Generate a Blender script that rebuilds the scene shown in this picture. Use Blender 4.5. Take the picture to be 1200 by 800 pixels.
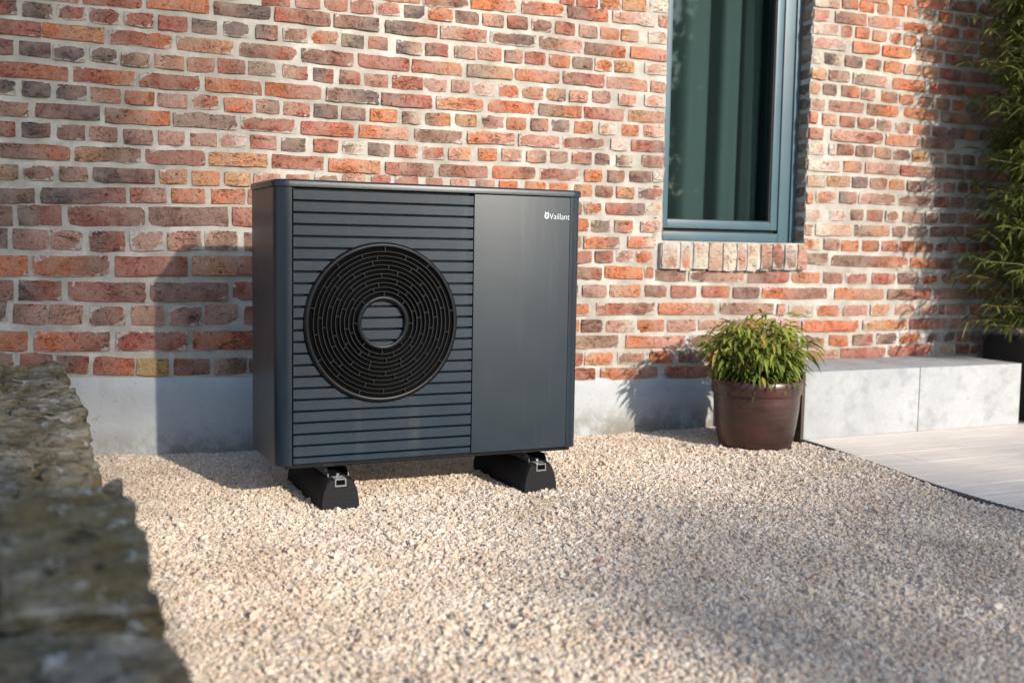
import bpy, bmesh, math, random
import numpy as np
from mathutils import Vector, Matrix, noise

scene = bpy.context.scene
for o in list(bpy.data.objects):
    bpy.data.objects.remove(o)
rng = random.Random(7)
nr = np.random.default_rng(11)

# ------------------------------------------------------------------ camera, sky, sun, exposure
cam_data = bpy.data.cameras.new('camera')
cam = bpy.data.objects.new('camera', cam_data)
scene.collection.objects.link(cam)
scene.camera = cam
RT = ((0.90767239, 0.02107097, -0.41915014), (-0.41933531, 0.08597106, -0.90375155), (0.01699186, 0.99607479, 0.08686936))
M4 = Matrix(RT).to_4x4()
M4.translation = (0, 0, 0.86)
cam.matrix_world = M4
cam_data.sensor_width = 36
cam_data.lens = 38.79
cam_data.clip_start = 0.05
cam_data.clip_end = 3000
cam_data.dof.use_dof = True
cam_data.dof.focus_distance = 3.85
cam_data.dof.aperture_fstop = 2.1

SUN = Vector((0.316, -1.0, 0.43)).normalized()          # towards the sun
elev = math.asin(SUN.z)
world = bpy.data.worlds.new('World')
scene.world = world
world.use_nodes = True
wn = world.node_tree.nodes
sky = wn.new('ShaderNodeTexSky')
sky.sky_type = 'NISHITA'
sky.sun_disc = False
sky.sun_elevation = elev
sky.sun_rotation = math.atan2(SUN.x, SUN.y)
sky.air_density = 1.0
sky.dust_density = 0.7
sky.ozone_density = 1.3
bg = wn['Background']
bg.inputs['Strength'].default_value = 0.15
world.node_tree.links.new(sky.outputs[0], bg.inputs['Color'])

sun_data = bpy.data.lights.new('sun', 'SUN')
sun = bpy.data.objects.new('sun', sun_data)
scene.collection.objects.link(sun)
sun.rotation_euler = SUN.to_track_quat('Z', 'Y').to_euler()
sun.location = SUN * 30
sun_data.energy = 3.2
sun_data.angle = math.radians(1.0)
sun_data.color = (1.0, 0.915, 0.80)

scene.view_settings.view_transform = 'Standard'
scene.view_settings.look = 'None'
scene.view_settings.gamma = 1
scene.view_settings.use_curve_mapping = False
scene.view_settings.exposure = 0.95

# ------------------------------------------------------------------ helpers
COL = scene.collection
def link(o, parent=None):
    COL.objects.link(o)
    if parent: o.parent = parent
    return o
def tag(o, label=None, cat=None, group=None, kind=None):
    if label: o['label'] = label
    if cat: o['category'] = cat
    if group: o['group'] = group
    if kind: o['kind'] = kind
    return o
def empty(name, loc=(0, 0, 0), parent=None):
    o = bpy.data.objects.new(name, None)
    o.empty_display_size = 0.05
    o.location = loc
    return link(o, parent)
def mesh_obj(name, verts, faces, mat, parent=None, smooth=None, base=None):
    """verts are world coordinates; base = origin of the object"""
    me = bpy.data.meshes.new(name)
    if base is None: base = (0, 0, 0)
    b = Vector(base)
    me.from_pydata([tuple(Vector(v) - b) for v in verts], [], faces)
    if mat: me.materials.append(mat)
    if smooth is not None:
        me.polygons.foreach_set('use_smooth', [True] * len(me.polygons))
        me.set_sharp_from_angle(angle=math.radians(smooth))
    o = bpy.data.objects.new(name, me)
    o.location = b if parent is None else b - Vector(PARLOC.get(parent.name, (0, 0, 0)))
    link(o, parent)
    PARLOC[o.name] = tuple(b)
    return o
PARLOC = {}
def thing(name, loc, label, cat, group=None):
    o = empty(name, loc)
    PARLOC[o.name] = tuple(loc)
    return tag(o, label, cat, group)
def fix_normals(o):
    bm = bmesh.new(); bm.from_mesh(o.data)
    bmesh.ops.recalc_face_normals(bm, faces=bm.faces)
    bm.to_mesh(o.data); bm.free()
    return o
class MB:
    def __init__(s): s.v = []; s.f = []
    def add(s, v, f):
        n = len(s.v); s.v += [tuple(a) for a in v]; s.f += [tuple(i + n for i in q) for q in f]
    def box(s, x0, x1, y0, y1, z0, z1, c=0.0):
        if c <= 0:
            v = [(x, y, z) for z in (z0, z1) for y in (y0, y1) for x in (x0, x1)]
            s.add(v, [(0, 2, 3, 1), (4, 5, 7, 6), (0, 1, 5, 4), (2, 6, 7, 3), (0, 4, 6, 2), (1, 3, 7, 5)])
        else:
            bm = bmesh.new()
            bmesh.ops.create_cube(bm, size=1)
            for w in bm.verts:
                w.co = Vector(((x0 + x1) / 2 + w.co.x * (x1 - x0), (y0 + y1) / 2 + w.co.y * (y1 - y0), (z0 + z1) / 2 + w.co.z * (z1 - z0)))
            bmesh.ops.bevel(bm, geom=bm.edges[:], offset=c, segments=2, profile=0.7, affect='EDGES')
            bm.verts.index_update()
            s.add([w.co[:] for w in bm.verts], [[w.index for w in f.verts] for f in bm.faces]); bm.free()
    def prism(s, loop, z0, z1, axis='z'):
        """loop of 2d points, extruded along axis"""
        n = len(loop)
        def P(a, b, t):
            return (a, b, t) if axis == 'z' else ((a, t, b) if axis == 'y' else (t, a, b))
        v = [P(a, b, z0) for a, b in loop] + [P(a, b, z1) for a, b in loop]
        f = [tuple(range(n))[::-1], tuple(range(n, 2 * n))] + [(i, (i + 1) % n, n + (i + 1) % n, n + i) for i in range(n)]
        s.add(v, f)
    def lathe(s, prof, c, seg=48, cap=True):
        cx, cy = c; n = len(prof)
        v = [(cx + r * math.cos(2 * math.pi * k / seg), cy + r * math.sin(2 * math.pi * k / seg), z) for k in range(seg) for r, z in prof]
        f = [(k * n + i, ((k + 1) % seg) * n + i, ((k + 1) % seg) * n + i + 1, k * n + i + 1) for k in range(seg) for i in range(n - 1)]
        s.add(v, f)
    def tube(s, pts, rad, seg=8):
        pts = [Vector(p) for p in pts]; n = len(pts)
        if not hasattr(rad, '__len__'): rad = [rad] * n
        v = []
        for i, p in enumerate(pts):
            t = (pts[min(i + 1, n - 1)] - pts[max(i - 1, 0)]).normalized()
            a = t.orthogonal().normalized(); b = t.cross(a)
            v += [p + (a * math.cos(2 * math.pi * k / seg) + b * math.sin(2 * math.pi * k / seg)) * rad[i] for k in range(seg)]
        f = [(i * seg + k, i * seg + (k + 1) % seg, (i + 1) * seg + (k + 1) % seg, (i + 1) * seg + k) for i in range(n - 1) for k in range(seg)]
        f += [tuple(range(seg))[::-1], tuple((n - 1) * seg + k for k in range(seg))]
        s.add(v, f)
    def ring(s, cx, cz, y0, y1, r0, r1, seg=96):
        """ring in the xz plane, from y0 (front) to y1 (back), radii r0<r1"""
        v = []
        for k in range(seg):
            a = 2 * math.pi * k / seg
            for r, y in ((r0, y0), (r1, y0), (r1, y1), (r0, y1)):
                v.append((cx + r * math.cos(a), y, cz + r * math.sin(a)))
        f = []
        for k in range(seg):
            q = ((k + 1) % seg) * 4; p = k * 4
            for i in range(4):
                j = (i + 1) % 4
                f.append((p + i, p + j, q + j, q + i))
        s.add(v, f)
    def build(s, name, mat, parent=None, smooth=None, base=None):
        return mesh_obj(name, s.v, s.f, mat, parent, smooth, base)

# ------------------------------------------------------------------ materials
class NT:
    def __init__(s, name):
        s.m = bpy.data.materials.new(name); s.m.use_nodes = True
        s.t = s.m.node_tree; s.n = s.t.nodes; s.b = s.n['Principled BSDF']
        s.pos = s.n.new('ShaderNodeNewGeometry').outputs['Position']
    def L(s, a, b): s.t.links.new(a, b)
    def set(s, sock, v):
        if hasattr(v, 'is_linked'): s.L(v, sock)
        else:
            if isinstance(v, (tuple, list)) and len(v) == 3 and len(sock.default_value) == 4: v = (*v, 1)
            sock.default_value = v
    def noise(s, scale, detail=4, rough=0.6, vec=None, dist=0.0, out='Fac', stretch=None):
        n = s.n.new('ShaderNodeTexNoise')
        n.inputs['Scale'].default_value = scale; n.inputs['Detail'].default_value = detail
        n.inputs['Roughness'].default_value = rough; n.inputs['Distortion'].default_value = dist
        v = vec or s.pos
        if stretch:
            mp = s.n.new('ShaderNodeMapping'); mp.inputs['Scale'].default_value = stretch
            s.L(v, mp.inputs['Vector']); v = mp.outputs[0]
        s.L(v, n.inputs['Vector'])
        return n.outputs[out]
    def voro(s, scale, feature='F1', vec=None, out='Distance'):
        n = s.n.new('ShaderNodeTexVoronoi'); n.feature = feature
        n.inputs['Scale'].default_value = scale
        s.L(vec or s.pos, n.inputs['Vector'])
        return n.outputs[out]
    def ramp(s, fac, stops, interp='LINEAR'):
        r = s.n.new('ShaderNodeValToRGB'); r.color_ramp.interpolation = interp
        e = r.color_ramp.elements
        while len(e) > 1: e.remove(e[-1])
        for i, (p, c) in enumerate(stops):
            if not isinstance(c, (tuple, list)): c = (c, c, c)
            el = e[0] if i == 0 else e.new(p)
            el.position = p; el.color = (*c, 1)
        s.set(r.inputs[0], fac)
        return r.outputs[0]
    def mix(s, fac, a, b, mode='MIX'):
        m = s.n.new('ShaderNodeMix'); m.data_type = 'RGBA'; m.blend_type = mode; m.clamp_factor = True
        s.set(m.inputs['Factor'], fac); s.set(m.inputs['A'] if False else m.inputs[6], a); s.set(m.inputs[7], b)
        return m.outputs[2]
    def math(s, op, a, b=0.0, c=0.0):
        m = s.n.new('ShaderNodeMath'); m.operation = op
        s.set(m.inputs[0], a); s.set(m.inputs[1], b)
        if op in ('MULTIPLY_ADD', 'SMOOTH_MIN', 'COMPARE'): s.set(m.inputs[2], c)
        return m.outputs[0]
    def attr(s, name, out='Color'):
        a = s.n.new('ShaderNodeAttribute'); a.attribute_name = name
        return a.outputs[out]
    def rnd(s):
        return s.n.new('ShaderNodeObjectInfo').outputs['Random']
    def bump(s, h, strength=0.5, dist=0.01, normal=None):
        b = s.n.new('ShaderNodeBump'); b.inputs['Strength'].default_value = strength; b.inputs['Distance'].default_value = dist
        s.L(h, b.inputs['Height'])
        if normal: s.L(normal, b.inputs['Normal'])
        return b.outputs[0]
    def out(s, col=None, rough=0.5, metal=0.0, normal=None, spec=None, **kw):
        if col is not None: s.set(s.b.inputs['Base Color'], col)
        s.set(s.b.inputs['Roughness'], rough); s.set(s.b.inputs['Metallic'], metal)
        if spec is not None: s.set(s.b.inputs['Specular IOR Level'], spec)
        if normal: s.L(normal, s.b.inputs['Normal'])
        for k, v in kw.items(): s.set(s.b.inputs[k.replace('_', ' ')], v)
        return s.m

def mat_brick():
    t = NT('brick')
    c = t.attr('tint')
    n1 = t.noise(30, 6, 0.7, dist=0.5); n2 = t.noise(130, 5, 0.75, dist=0.3); n3 = t.noise(12, 4, 0.65); n4 = t.noise(420, 2, 0.6)
    c = t.mix(0.9, c, t.ramp(n1, [(0.25, 0.40), (0.45, 0.90), (0.60, 1.08), (0.78, 1.45)]), 'MULTIPLY')
    c = t.mix(0.8, c, t.ramp(n2, [(0.28, 0.42), (0.5, 1.0), (0.72, 1.6)]), 'MULTIPLY')
    c = t.mix(0.8, c, t.ramp(n4, [(0.30, 0.50), (0.5, 1.0), (0.70, 1.55)]), 'MULTIPLY')
    # pale dust and lime bloom, soot, in patches of their own
    c = t.mix(t.ramp(n3, [(0.40, 0.14), (0.68, 0.62)]), c, (0.46, 0.33, 0.26))
    c = t.mix(t.ramp(t.noise(17, 4, 0.7, dist=1.0), [(0.60, 0.0), (0.72, 0.65)]), c, (0.07, 0.055, 0.05))
    pits = t.ramp(t.noise(80, 3, 0.7, dist=0.8), [(0.31, 1.0), (0.40, 0.0)])
    cr = t.math('ABSOLUTE', t.math('SUBTRACT', t.noise(16, 3, 0.6, dist=1.2, stretch=(0.55, 1, 1.5)), 0.5))
    cr = t.math('MULTIPLY', t.ramp(cr, [(0.0, 1.0), (0.014, 0.0)]), t.ramp(n3, [(0.42, 1.0), (0.5, 0.0)]))
    dk = t.math('MAXIMUM', t.math('MULTIPLY', pits, 0.65), t.math('MULTIPLY', cr, 0.8))
    c = t.mix(dk, c, (0.03, 0.02, 0.017))
    c = t.mix(t.ramp(t.noise(210, 3, 0.7), [(0.64, 0.0), (0.70, 0.8)]), c, (0.50, 0.44, 0.38))
    # mortar smeared over the arrises
    e = t.attr('edge', 'Fac'); l = t.attr('lime', 'Fac')
    sm = t.noise(34, 5, 0.75, dist=0.5)
    f = t.math('SUBTRACT', t.math('ADD', t.math('MULTIPLY', sm, 1.40), t.math('MULTIPLY', l, 0.46)), t.math('MULTIPLY', e, 0.9))
    f = t.ramp(f, [(0.90, 0.0), (0.97, 1.0)])
    c = t.mix(t.math('MULTIPLY', f, 0.9), c, (0.56, 0.51, 0.45))
    h = t.math('ADD', t.math('MULTIPLY', n2, 0.7), t.math('SUBTRACT', t.math('MULTIPLY', n1, 1.3), t.math('ADD', t.math('MULTIPLY', pits, 0.5), t.math('MULTIPLY', cr, 0.8))))
    h = t.math('ADD', h, t.math('MULTIPLY', n4, 0.45))
    return t.out(c, 0.9, normal=t.bump(h, 1.0, 0.010), spec=0.2)
def mat_mortar():
    t = NT('mortar')
    n1 = t.noise(9, 4, 0.6); n2 = t.noise(220, 3, 0.7); n3 = t.noise(45, 4, 0.65)
    c = t.ramp(n1, [(0.3, (0.29, 0.265, 0.225)), (0.55, (0.40, 0.37, 0.325)), (0.75, (0.56, 0.53, 0.48))])
    c = t.mix(0.5, c, t.ramp(n2, [(0.3, 0.72), (0.6, 1.1)]), 'MULTIPLY')
    c = t.mix(t.ramp(n3, [(0.60, 0.0), (0.75, 0.5)]), c, (0.56, 0.53, 0.48))
    h = t.math('ADD', t.math('MULTIPLY', n2, 0.35), n3)
    return t.out(c, 0.95, normal=t.bump(h, 0.7, 0.006), spec=0.15)
def mat_plinth():
    t = NT('plinth_render')
    n1 = t.noise(3, 4, 0.6); n2 = t.noise(60, 4, 0.7); n3 = t.noise(8, 5, 0.65, dist=0.8)
    c = t.ramp(n1, [(0.3, (0.34, 0.36, 0.37)), (0.7, (0.42, 0.435, 0.44))])
    c = t.mix(t.ramp(n3, [(0.58, 0.0), (0.70, 0.35)]), c, (0.30, 0.285, 0.26))
    sp = t.n.new('ShaderNodeSeparateXYZ'); t.L(t.pos, sp.inputs[0])
    low = t.math('MULTIPLY', t.ramp(sp.outputs['Z'], [(0.03, 1.0), (0.15, 0.0)]), t.ramp(t.noise(11, 4, 0.7), [(0.36, 0.0), (0.58, 1.0)]))
    c = t.mix(t.math('MULTIPLY', low, 0.75), c, (0.16, 0.14, 0.10))
    pit = t.ramp(t.noise(70, 2, 0.5), [(0.27, 1.0), (0.32, 0.0)])
    c = t.mix(t.math('MULTIPLY', pit, 0.5), c, (0.22, 0.21, 0.20))
    return t.out(c, 0.9, normal=t.bump(t.math('ADD', n2, t.math('MULTIPLY', n3, 1.5)), 0.5, 0.005), spec=0.2)
def mat_paint(name, col, rough, bs=0.0, scale=1400, spec=0.5):
    t = NT(name)
    n = t.noise(scale, 2, 0.5); d = t.noise(7, 4, 0.6)
    r = t.math('MULTIPLY_ADD', d, 0.10, rough - 0.05)
    c = t.mix(0.35, col, t.ramp(d, [(0.3, 0.85), (0.7, 1.2)]), 'MULTIPLY')
    st = t.noise(16, 5, 0.65, stretch=(1, 1, 0.10)); sp = t.noise(90, 3, 0.6)
    c = t.mix(t.math('MULTIPLY', t.ramp(st, [(0.52, 0.0), (0.74, 0.30)]), t.ramp(sp, [(0.35, 0.3), (0.65, 1.0)])), c, (0.11, 0.105, 0.095))
    return t.out(c, r, normal=t.bump(n, bs, 0.0008) if bs else None, spec=spec)
def mat_gravel():
    t = NT('gravel_stone')
    r = t.rnd()
    c = t.ramp(r, [(0.0, (0.52, 0.46, 0.38)), (0.18, (0.58, 0.525, 0.45)), (0.36, (0.47, 0.41, 0.335)), (0.50, (0.60, 0.56, 0.50)), (0.66, (0.52, 0.445, 0.355)),
                   (0.78, (0.45, 0.41, 0.36)), (0.87, (0.55, 0.46, 0.37)), (0.95, (0.46, 0.36, 0.29)), (0.975, (0.40, 0.28, 0.235)), (0.992, (0.32, 0.30, 0.28))], 'CONSTANT')
    n = t.noise(260, 3, 0.6)
    c = t.mix(0.5, c, t.ramp(n, [(0.3, 0.75), (0.7, 1.2)]), 'MULTIPLY')
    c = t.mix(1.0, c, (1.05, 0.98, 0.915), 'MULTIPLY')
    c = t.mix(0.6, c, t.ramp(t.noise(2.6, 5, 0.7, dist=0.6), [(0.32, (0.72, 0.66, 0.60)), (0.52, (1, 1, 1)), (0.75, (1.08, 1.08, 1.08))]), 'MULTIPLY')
    return t.out(c, 0.8, spec=0.3)
def mat_ground():
    t = NT('ground_gravel')
    v = t.voro(75, out='Color'); d = t.voro(75, 'DISTANCE_TO_EDGE')
    c = t.ramp(v, [(0.1, (0.36, 0.31, 0.26)), (0.5, (0.50, 0.45, 0.38)), (0.8, (0.55, 0.50, 0.44))])
    c = t.mix(t.ramp(d, [(0.0, 0.85), (0.12, 0.0)]), c, (0.12, 0.10, 0.08))
    return t.out(c, 0.95, normal=t.bump(d, 0.8, 0.008))
def mat_stone():
    t = NT('wall_stone')
    n1 = t.noise(14, 6, 0.65, dist=0.7); n2 = t.noise(70, 5, 0.7); n3 = t.noise(5, 4, 0.6)
    st = t.noise(9, 5, 0.65, stretch=(1, 1.6, 5.0), dist=0.6)
    c = t.ramp(st, [(0.28, (0.035, 0.031, 0.022)), (0.42, (0.12, 0.10, 0.065)), (0.58, (0.225, 0.20, 0.15)), (0.76, (0.37, 0.35, 0.30))])
    c = t.mix(t.ramp(n3, [(0.46, 0.0), (0.62, 0.75)]), c, (0.15, 0.105, 0.038))
    c = t.mix(t.ramp(t.noise(8, 5, 0.7), [(0.55, 0.0), (0.66, 0.6)]), c, (0.06, 0.065, 0.028))
    c = t.mix(t.ramp(n1, [(0.60, 0.0), (0.68, 0.8)]), c, (0.42, 0.44, 0.43))
    c = t.mix(t.ramp(n1, [(0.32, 0.9), (0.42, 0.0)]), c, (0.022, 0.022, 0.017))
    c = t.mix(0.6, c, t.ramp(n2, [(0.3, 0.5), (0.7, 1.4)]), 'MULTIPLY')
    h = t.math('ADD', t.math('MULTIPLY', st, 1.2), t.math('ADD', n1, t.math('MULTIPLY', n2, 0.5)))
    return t.out(c, 0.92, normal=t.bump(h, 1.0, 0.012), spec=0.25)
def mat_concrete(name, a, b):
    t = NT(name)
    n1 = t.noise(2.2, 5, 0.6, dist=0.5); n2 = t.noise(90, 3, 0.6); n3 = t.noise(12, 4, 0.6)
    c = t.ramp(n1, [(0.3, a), (0.7, b)])
    c = t.mix(t.ramp(n3, [(0.50, 0.0), (0.70, 0.55)]), c, tuple(x * 0.70 for x in a))
    c = t.mix(0.3, c, t.ramp(n2, [(0.3, 0.8), (0.7, 1.15)]), 'MULTIPLY')
    return t.out(c, 0.8, normal=t.bump(n2, 0.3, 0.002), spec=0.3)
def mat_plank():
    t = NT('wood_look_tile')
    g = t.noise(6, 6, 0.65, stretch=(0.5, 9, 9), dist=0.5); g2 = t.noise(22, 4, 0.6, stretch=(0.25, 9, 1))
    c = t.ramp(g, [(0.3, (0.60, 0.52, 0.43)), (0.5, (0.72, 0.64, 0.55)), (0.7, (0.78, 0.72, 0.64))])
    c = t.mix(0.5, c, t.ramp(g2, [(0.3, 0.72), (0.6, 1.1)]), 'MULTIPLY')
    return t.out(c, 0.65, normal=t.bump(g2, 0.3, 0.003), spec=0.3)
def mat_glaze():
    t = NT('pot_glaze')
    n = t.noise(5, 5, 0.6, dist=0.8); b = t.noise(9, 4, 0.6, stretch=(0.6, 0.6, 7)); s = t.noise(60, 3, 0.6)
    c = t.ramp(n, [(0.3, (0.024, 0.013, 0.012)), (0.5, (0.042, 0.021, 0.017)), (0.72, (0.075, 0.026, 0.022))])
    c = t.mix(t.ramp(b, [(0.58, 0.0), (0.74, 0.25)]), c, (0.075, 0.055, 0.052))
    c = t.mix(0.4, c, t.ramp(s, [(0.3, 0.7), (0.7, 1.25)]), 'MULTIPLY')
    r = t.ramp(b, [(0.3, 0.24), (0.7, 0.44)])
    return t.out(c, r, normal=t.bump(t.math('ADD', b, t.math('MULTIPLY', s, 0.2)), 0.12, 0.006))
def mat_leaf(name, rough=0.45):
    t = NT(name)
    c = t.attr('tint')
    n = t.noise(40, 3, 0.6)
    c = t.mix(0.4, c, t.ramp(n, [(0.3, 0.75), (0.7, 1.25)]), 'MULTIPLY')
    t.out(c, rough, spec=0.4)
    tr = t.n.new('ShaderNodeBsdfTranslucent'); t.set(tr.inputs['Color'], t.mix(0.5, c, (1.0, 1.1, 0.35), 'MULTIPLY'))
    mx = t.n.new('ShaderNodeMixShader'); mx.inputs[0].default_value = 0.35
    t.L(t.b.outputs[0], mx.inputs[1]); t.L(tr.outputs[0], mx.inputs[2])
    t.L(mx.outputs[0], t.n['Material Output'].inputs['Surface'])
    return t.m
def mat_glass():
    t = NT('window_glass')
    tr = t.n.new('ShaderNodeBsdfTransparent'); tr.inputs['Color'].default_value = (0.58, 0.67, 0.67, 1)
    gl = t.n.new('ShaderNodeBsdfGlossy'); gl.inputs['Roughness'].default_value = 0.02; gl.inputs['Color'].default_value = (0.9, 1.0, 0.97, 1)
    lw = t.n.new('ShaderNodeFresnel'); lw.inputs['IOR'].default_value = 1.55
    f = t.math('MULTIPLY_ADD', lw.outputs[0], 0.45, 0.0)
    mx = t.n.new('ShaderNodeMixShader'); t.L(f, mx.inputs[0]); t.L(tr.outputs[0], mx.inputs[1]); t.L(gl.outputs[0], mx.inputs[2])
    t.L(mx.outputs[0], t.n['Material Output'].inputs['Surface'])
    return t.m
def mat_plain(name, col, rough=0.5, metal=0.0, nscale=30, spec=None, bs=0.0):
    t = NT(name); n = t.noise(nscale, 4, 0.6)
    c = t.mix(0.4, col, t.ramp(n, [(0.3, 0.75), (0.7, 1.25)]), 'MULTIPLY')
    return t.out(c, rough, metal, spec=spec, normal=t.bump(n, bs, 0.003) if bs else None)
M = dict(brick=mat_brick(), mortar=mat_mortar(), plinth=mat_plinth(), gravel=mat_gravel(), ground=mat_ground(), stone=mat_stone(),
         slat=mat_paint('slat_paint', (0.010, 0.021, 0.032), 0.37, 0.55, 700, 0.42), panel=mat_paint('panel_paint', (0.016, 0.025, 0.033), 0.42, 0.2, 1300, 0.4),
         case=mat_paint('case_paint', (0.009, 0.017, 0.025), 0.32, 0.2, 1300, 0.45), black=mat_plain('black_plastic', (0.005, 0.005, 0.006), 0.4, spec=0.22),
         hollow_dark=mat_plain('hollow_shade', (0.003, 0.003, 0.003), 0.9, spec=0.05), ring=mat_plain('ring_plastic', (0.022, 0.024, 0.026), 0.4, spec=0.4),
         rubber=mat_plain('rubber', (0.006, 0.006, 0.007), 0.7, spec=0.3, nscale=180, bs=0.8), chrome=mat_plain('zinc', (0.50, 0.51, 0.52), 0.34, 1.0),
         bracket=mat_plain('bracket_metal', (0.02, 0.021, 0.023), 0.3, 0.4), end_shade=mat_plain('bench_end_shade', (0.045, 0.032, 0.022), 0.7), white=mat_plain('white_print', (0.62, 0.66, 0.68), 0.5),
         frame=mat_paint('window_paint', (0.048, 0.095, 0.120), 0.38, 0.0), gasket=mat_plain('gasket', (0.008, 0.009, 0.01), 0.7),
         glass=mat_glass(), curtain=mat_plain('curtain_cloth', (0.27, 0.265, 0.255), 0.9, nscale=200), room=mat_plain('room_plaster', (0.25, 0.24, 0.22), 0.9),
         bench=mat_concrete('bench_concrete', (0.29, 0.30, 0.305), (0.40, 0.405, 0.41)), plank=mat_plank(), edging=mat_plain('edging', (0.085, 0.09, 0.095), 0.5),
         glaze=mat_glaze(), soil=mat_plain('soil', (0.03, 0.022, 0.015), 0.95, bs=0.8), leaf=mat_leaf('pot_leaf'), bleaf=mat_leaf('bamboo_leaf'), tleaf=mat_leaf('tree_leaf'),
         lawn=mat_plain('lawn', (0.035, 0.06, 0.016), 0.95, nscale=60, bs=0.8), culm=mat_plain('culm', (0.20, 0.17, 0.05), 0.45), bark=mat_plain('bark', (0.09, 0.07, 0.05), 0.9, bs=0.8), planter=mat_plain('black_planter', (0.012, 0.013, 0.014), 0.45), roof=mat_plain('roof_felt', (0.05, 0.05, 0.05), 0.9))

# ------------------------------------------------------------------ setting: ground, terrace
WY = 4.40                                        # face of the house wall
g = MB(); g.add([(-400, -400, -0.014), (400, -400, -0.014), (400, 400, -0.014), (-400, 400, -0.014)], [(0, 1, 2, 3)])
tag(g.build('ground', M['ground']), kind='structure')
g = MB(); g.add([(-40, -60, -0.009), (60, -60, -0.009), (60, 0.35, -0.009), (-40, 0.35, -0.009)], [(0, 1, 2, 3)])
tag(g.build('lawn', M['lawn']), kind='structure')  # unseen lawn, added to cut bounce and darken reflections

EDGE = [(3.285, 3.925), (3.25, 3.64), (3.19, 3.35), (3.125, 3.05), (3.09, 2.80), (3.085, 2.55), (3.10, 2.2), (3.13, 1.6), (3.16, 0.6)]
def edge_x(y):
    for (xa, ya), (xb, yb) in zip(EDGE, EDGE[1:]):
        if yb <= y <= ya: return xb + (xa - xb) * (y - yb) / (ya - yb)
    return EDGE[0][0] if y > EDGE[0][1] else EDGE[-1][0]
terr = MB()
loop = [(x + 0.012, y) for x, y in EDGE] + [(8.5, 0.6), (8.5, 4.40), (3.30, 4.40)]
terr.prism(loop[::-1], -0.05, -0.006)
terrace = terr.build('terrace', M['room']); tag(terrace, kind='structure')
y = 3.935; row = 0
while y > 0.8:
    y0 = y - 0.197
    x = 3.3 - (0.43 * row) % 1.2 - 0.2
    while x < 6.9:
        xa, xb = x, min(x + 1.197, 7.4)
        la0, la1 = max(xa, edge_x(y0) + 0.014), max(xa, edge_x(y) + 0.014)
        if xb > max(la0, la1) + 0.03:
            t = MB(); h = rng.uniform(-0.0006, 0.0006)
            t.prism([(la0, y0), (xb, y0), (xb, y), (la1, y)], -0.006, 0.004 + h)
            t.build('tile', M['plank'], terrace)
        x += 1.2
    y -= 0.2; row += 1
ed = MB()
pts = []
for (xa, ya), (xb, yb) in zip(EDGE, EDGE[1:]):
    n = max(2, int((ya - yb) / 0.012))
    pts += [(xa + (xb - xa) * i / n, ya + (yb - ya) * i / n) for i in range(n)]
pts = [(sum(p[0] for p in pts[max(0, i - 6):i + 7]) / len(pts[max(0, i - 6):i + 7]), p[1]) for i, p in enumerate(pts)]
v = []; f = []
for i, (x, y) in enumerate(pts):
    zt = 0.0085 if (i // 1) % 2 else 0.0055
    v += [(x - 0.006, y, -0.03), (x - 0.006, y, zt - 0.004), (x - 0.003, y, zt), (x + 0.003, y, zt), (x + 0.006, y, zt - 0.004), (x + 0.006, y, -0.03)]
    if i:
        a = (i - 1) * 6; b = i * 6
        f += [(a + k, a + k + 1, b + k + 1, b + k) for k in range(5)]
ed.add(v, f)
tag(fix_normals(ed.build('edging_strip', M['edging'])), 'dark ribbed edging strip curving between the gravel and the terrace tiles', 'edging')

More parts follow.
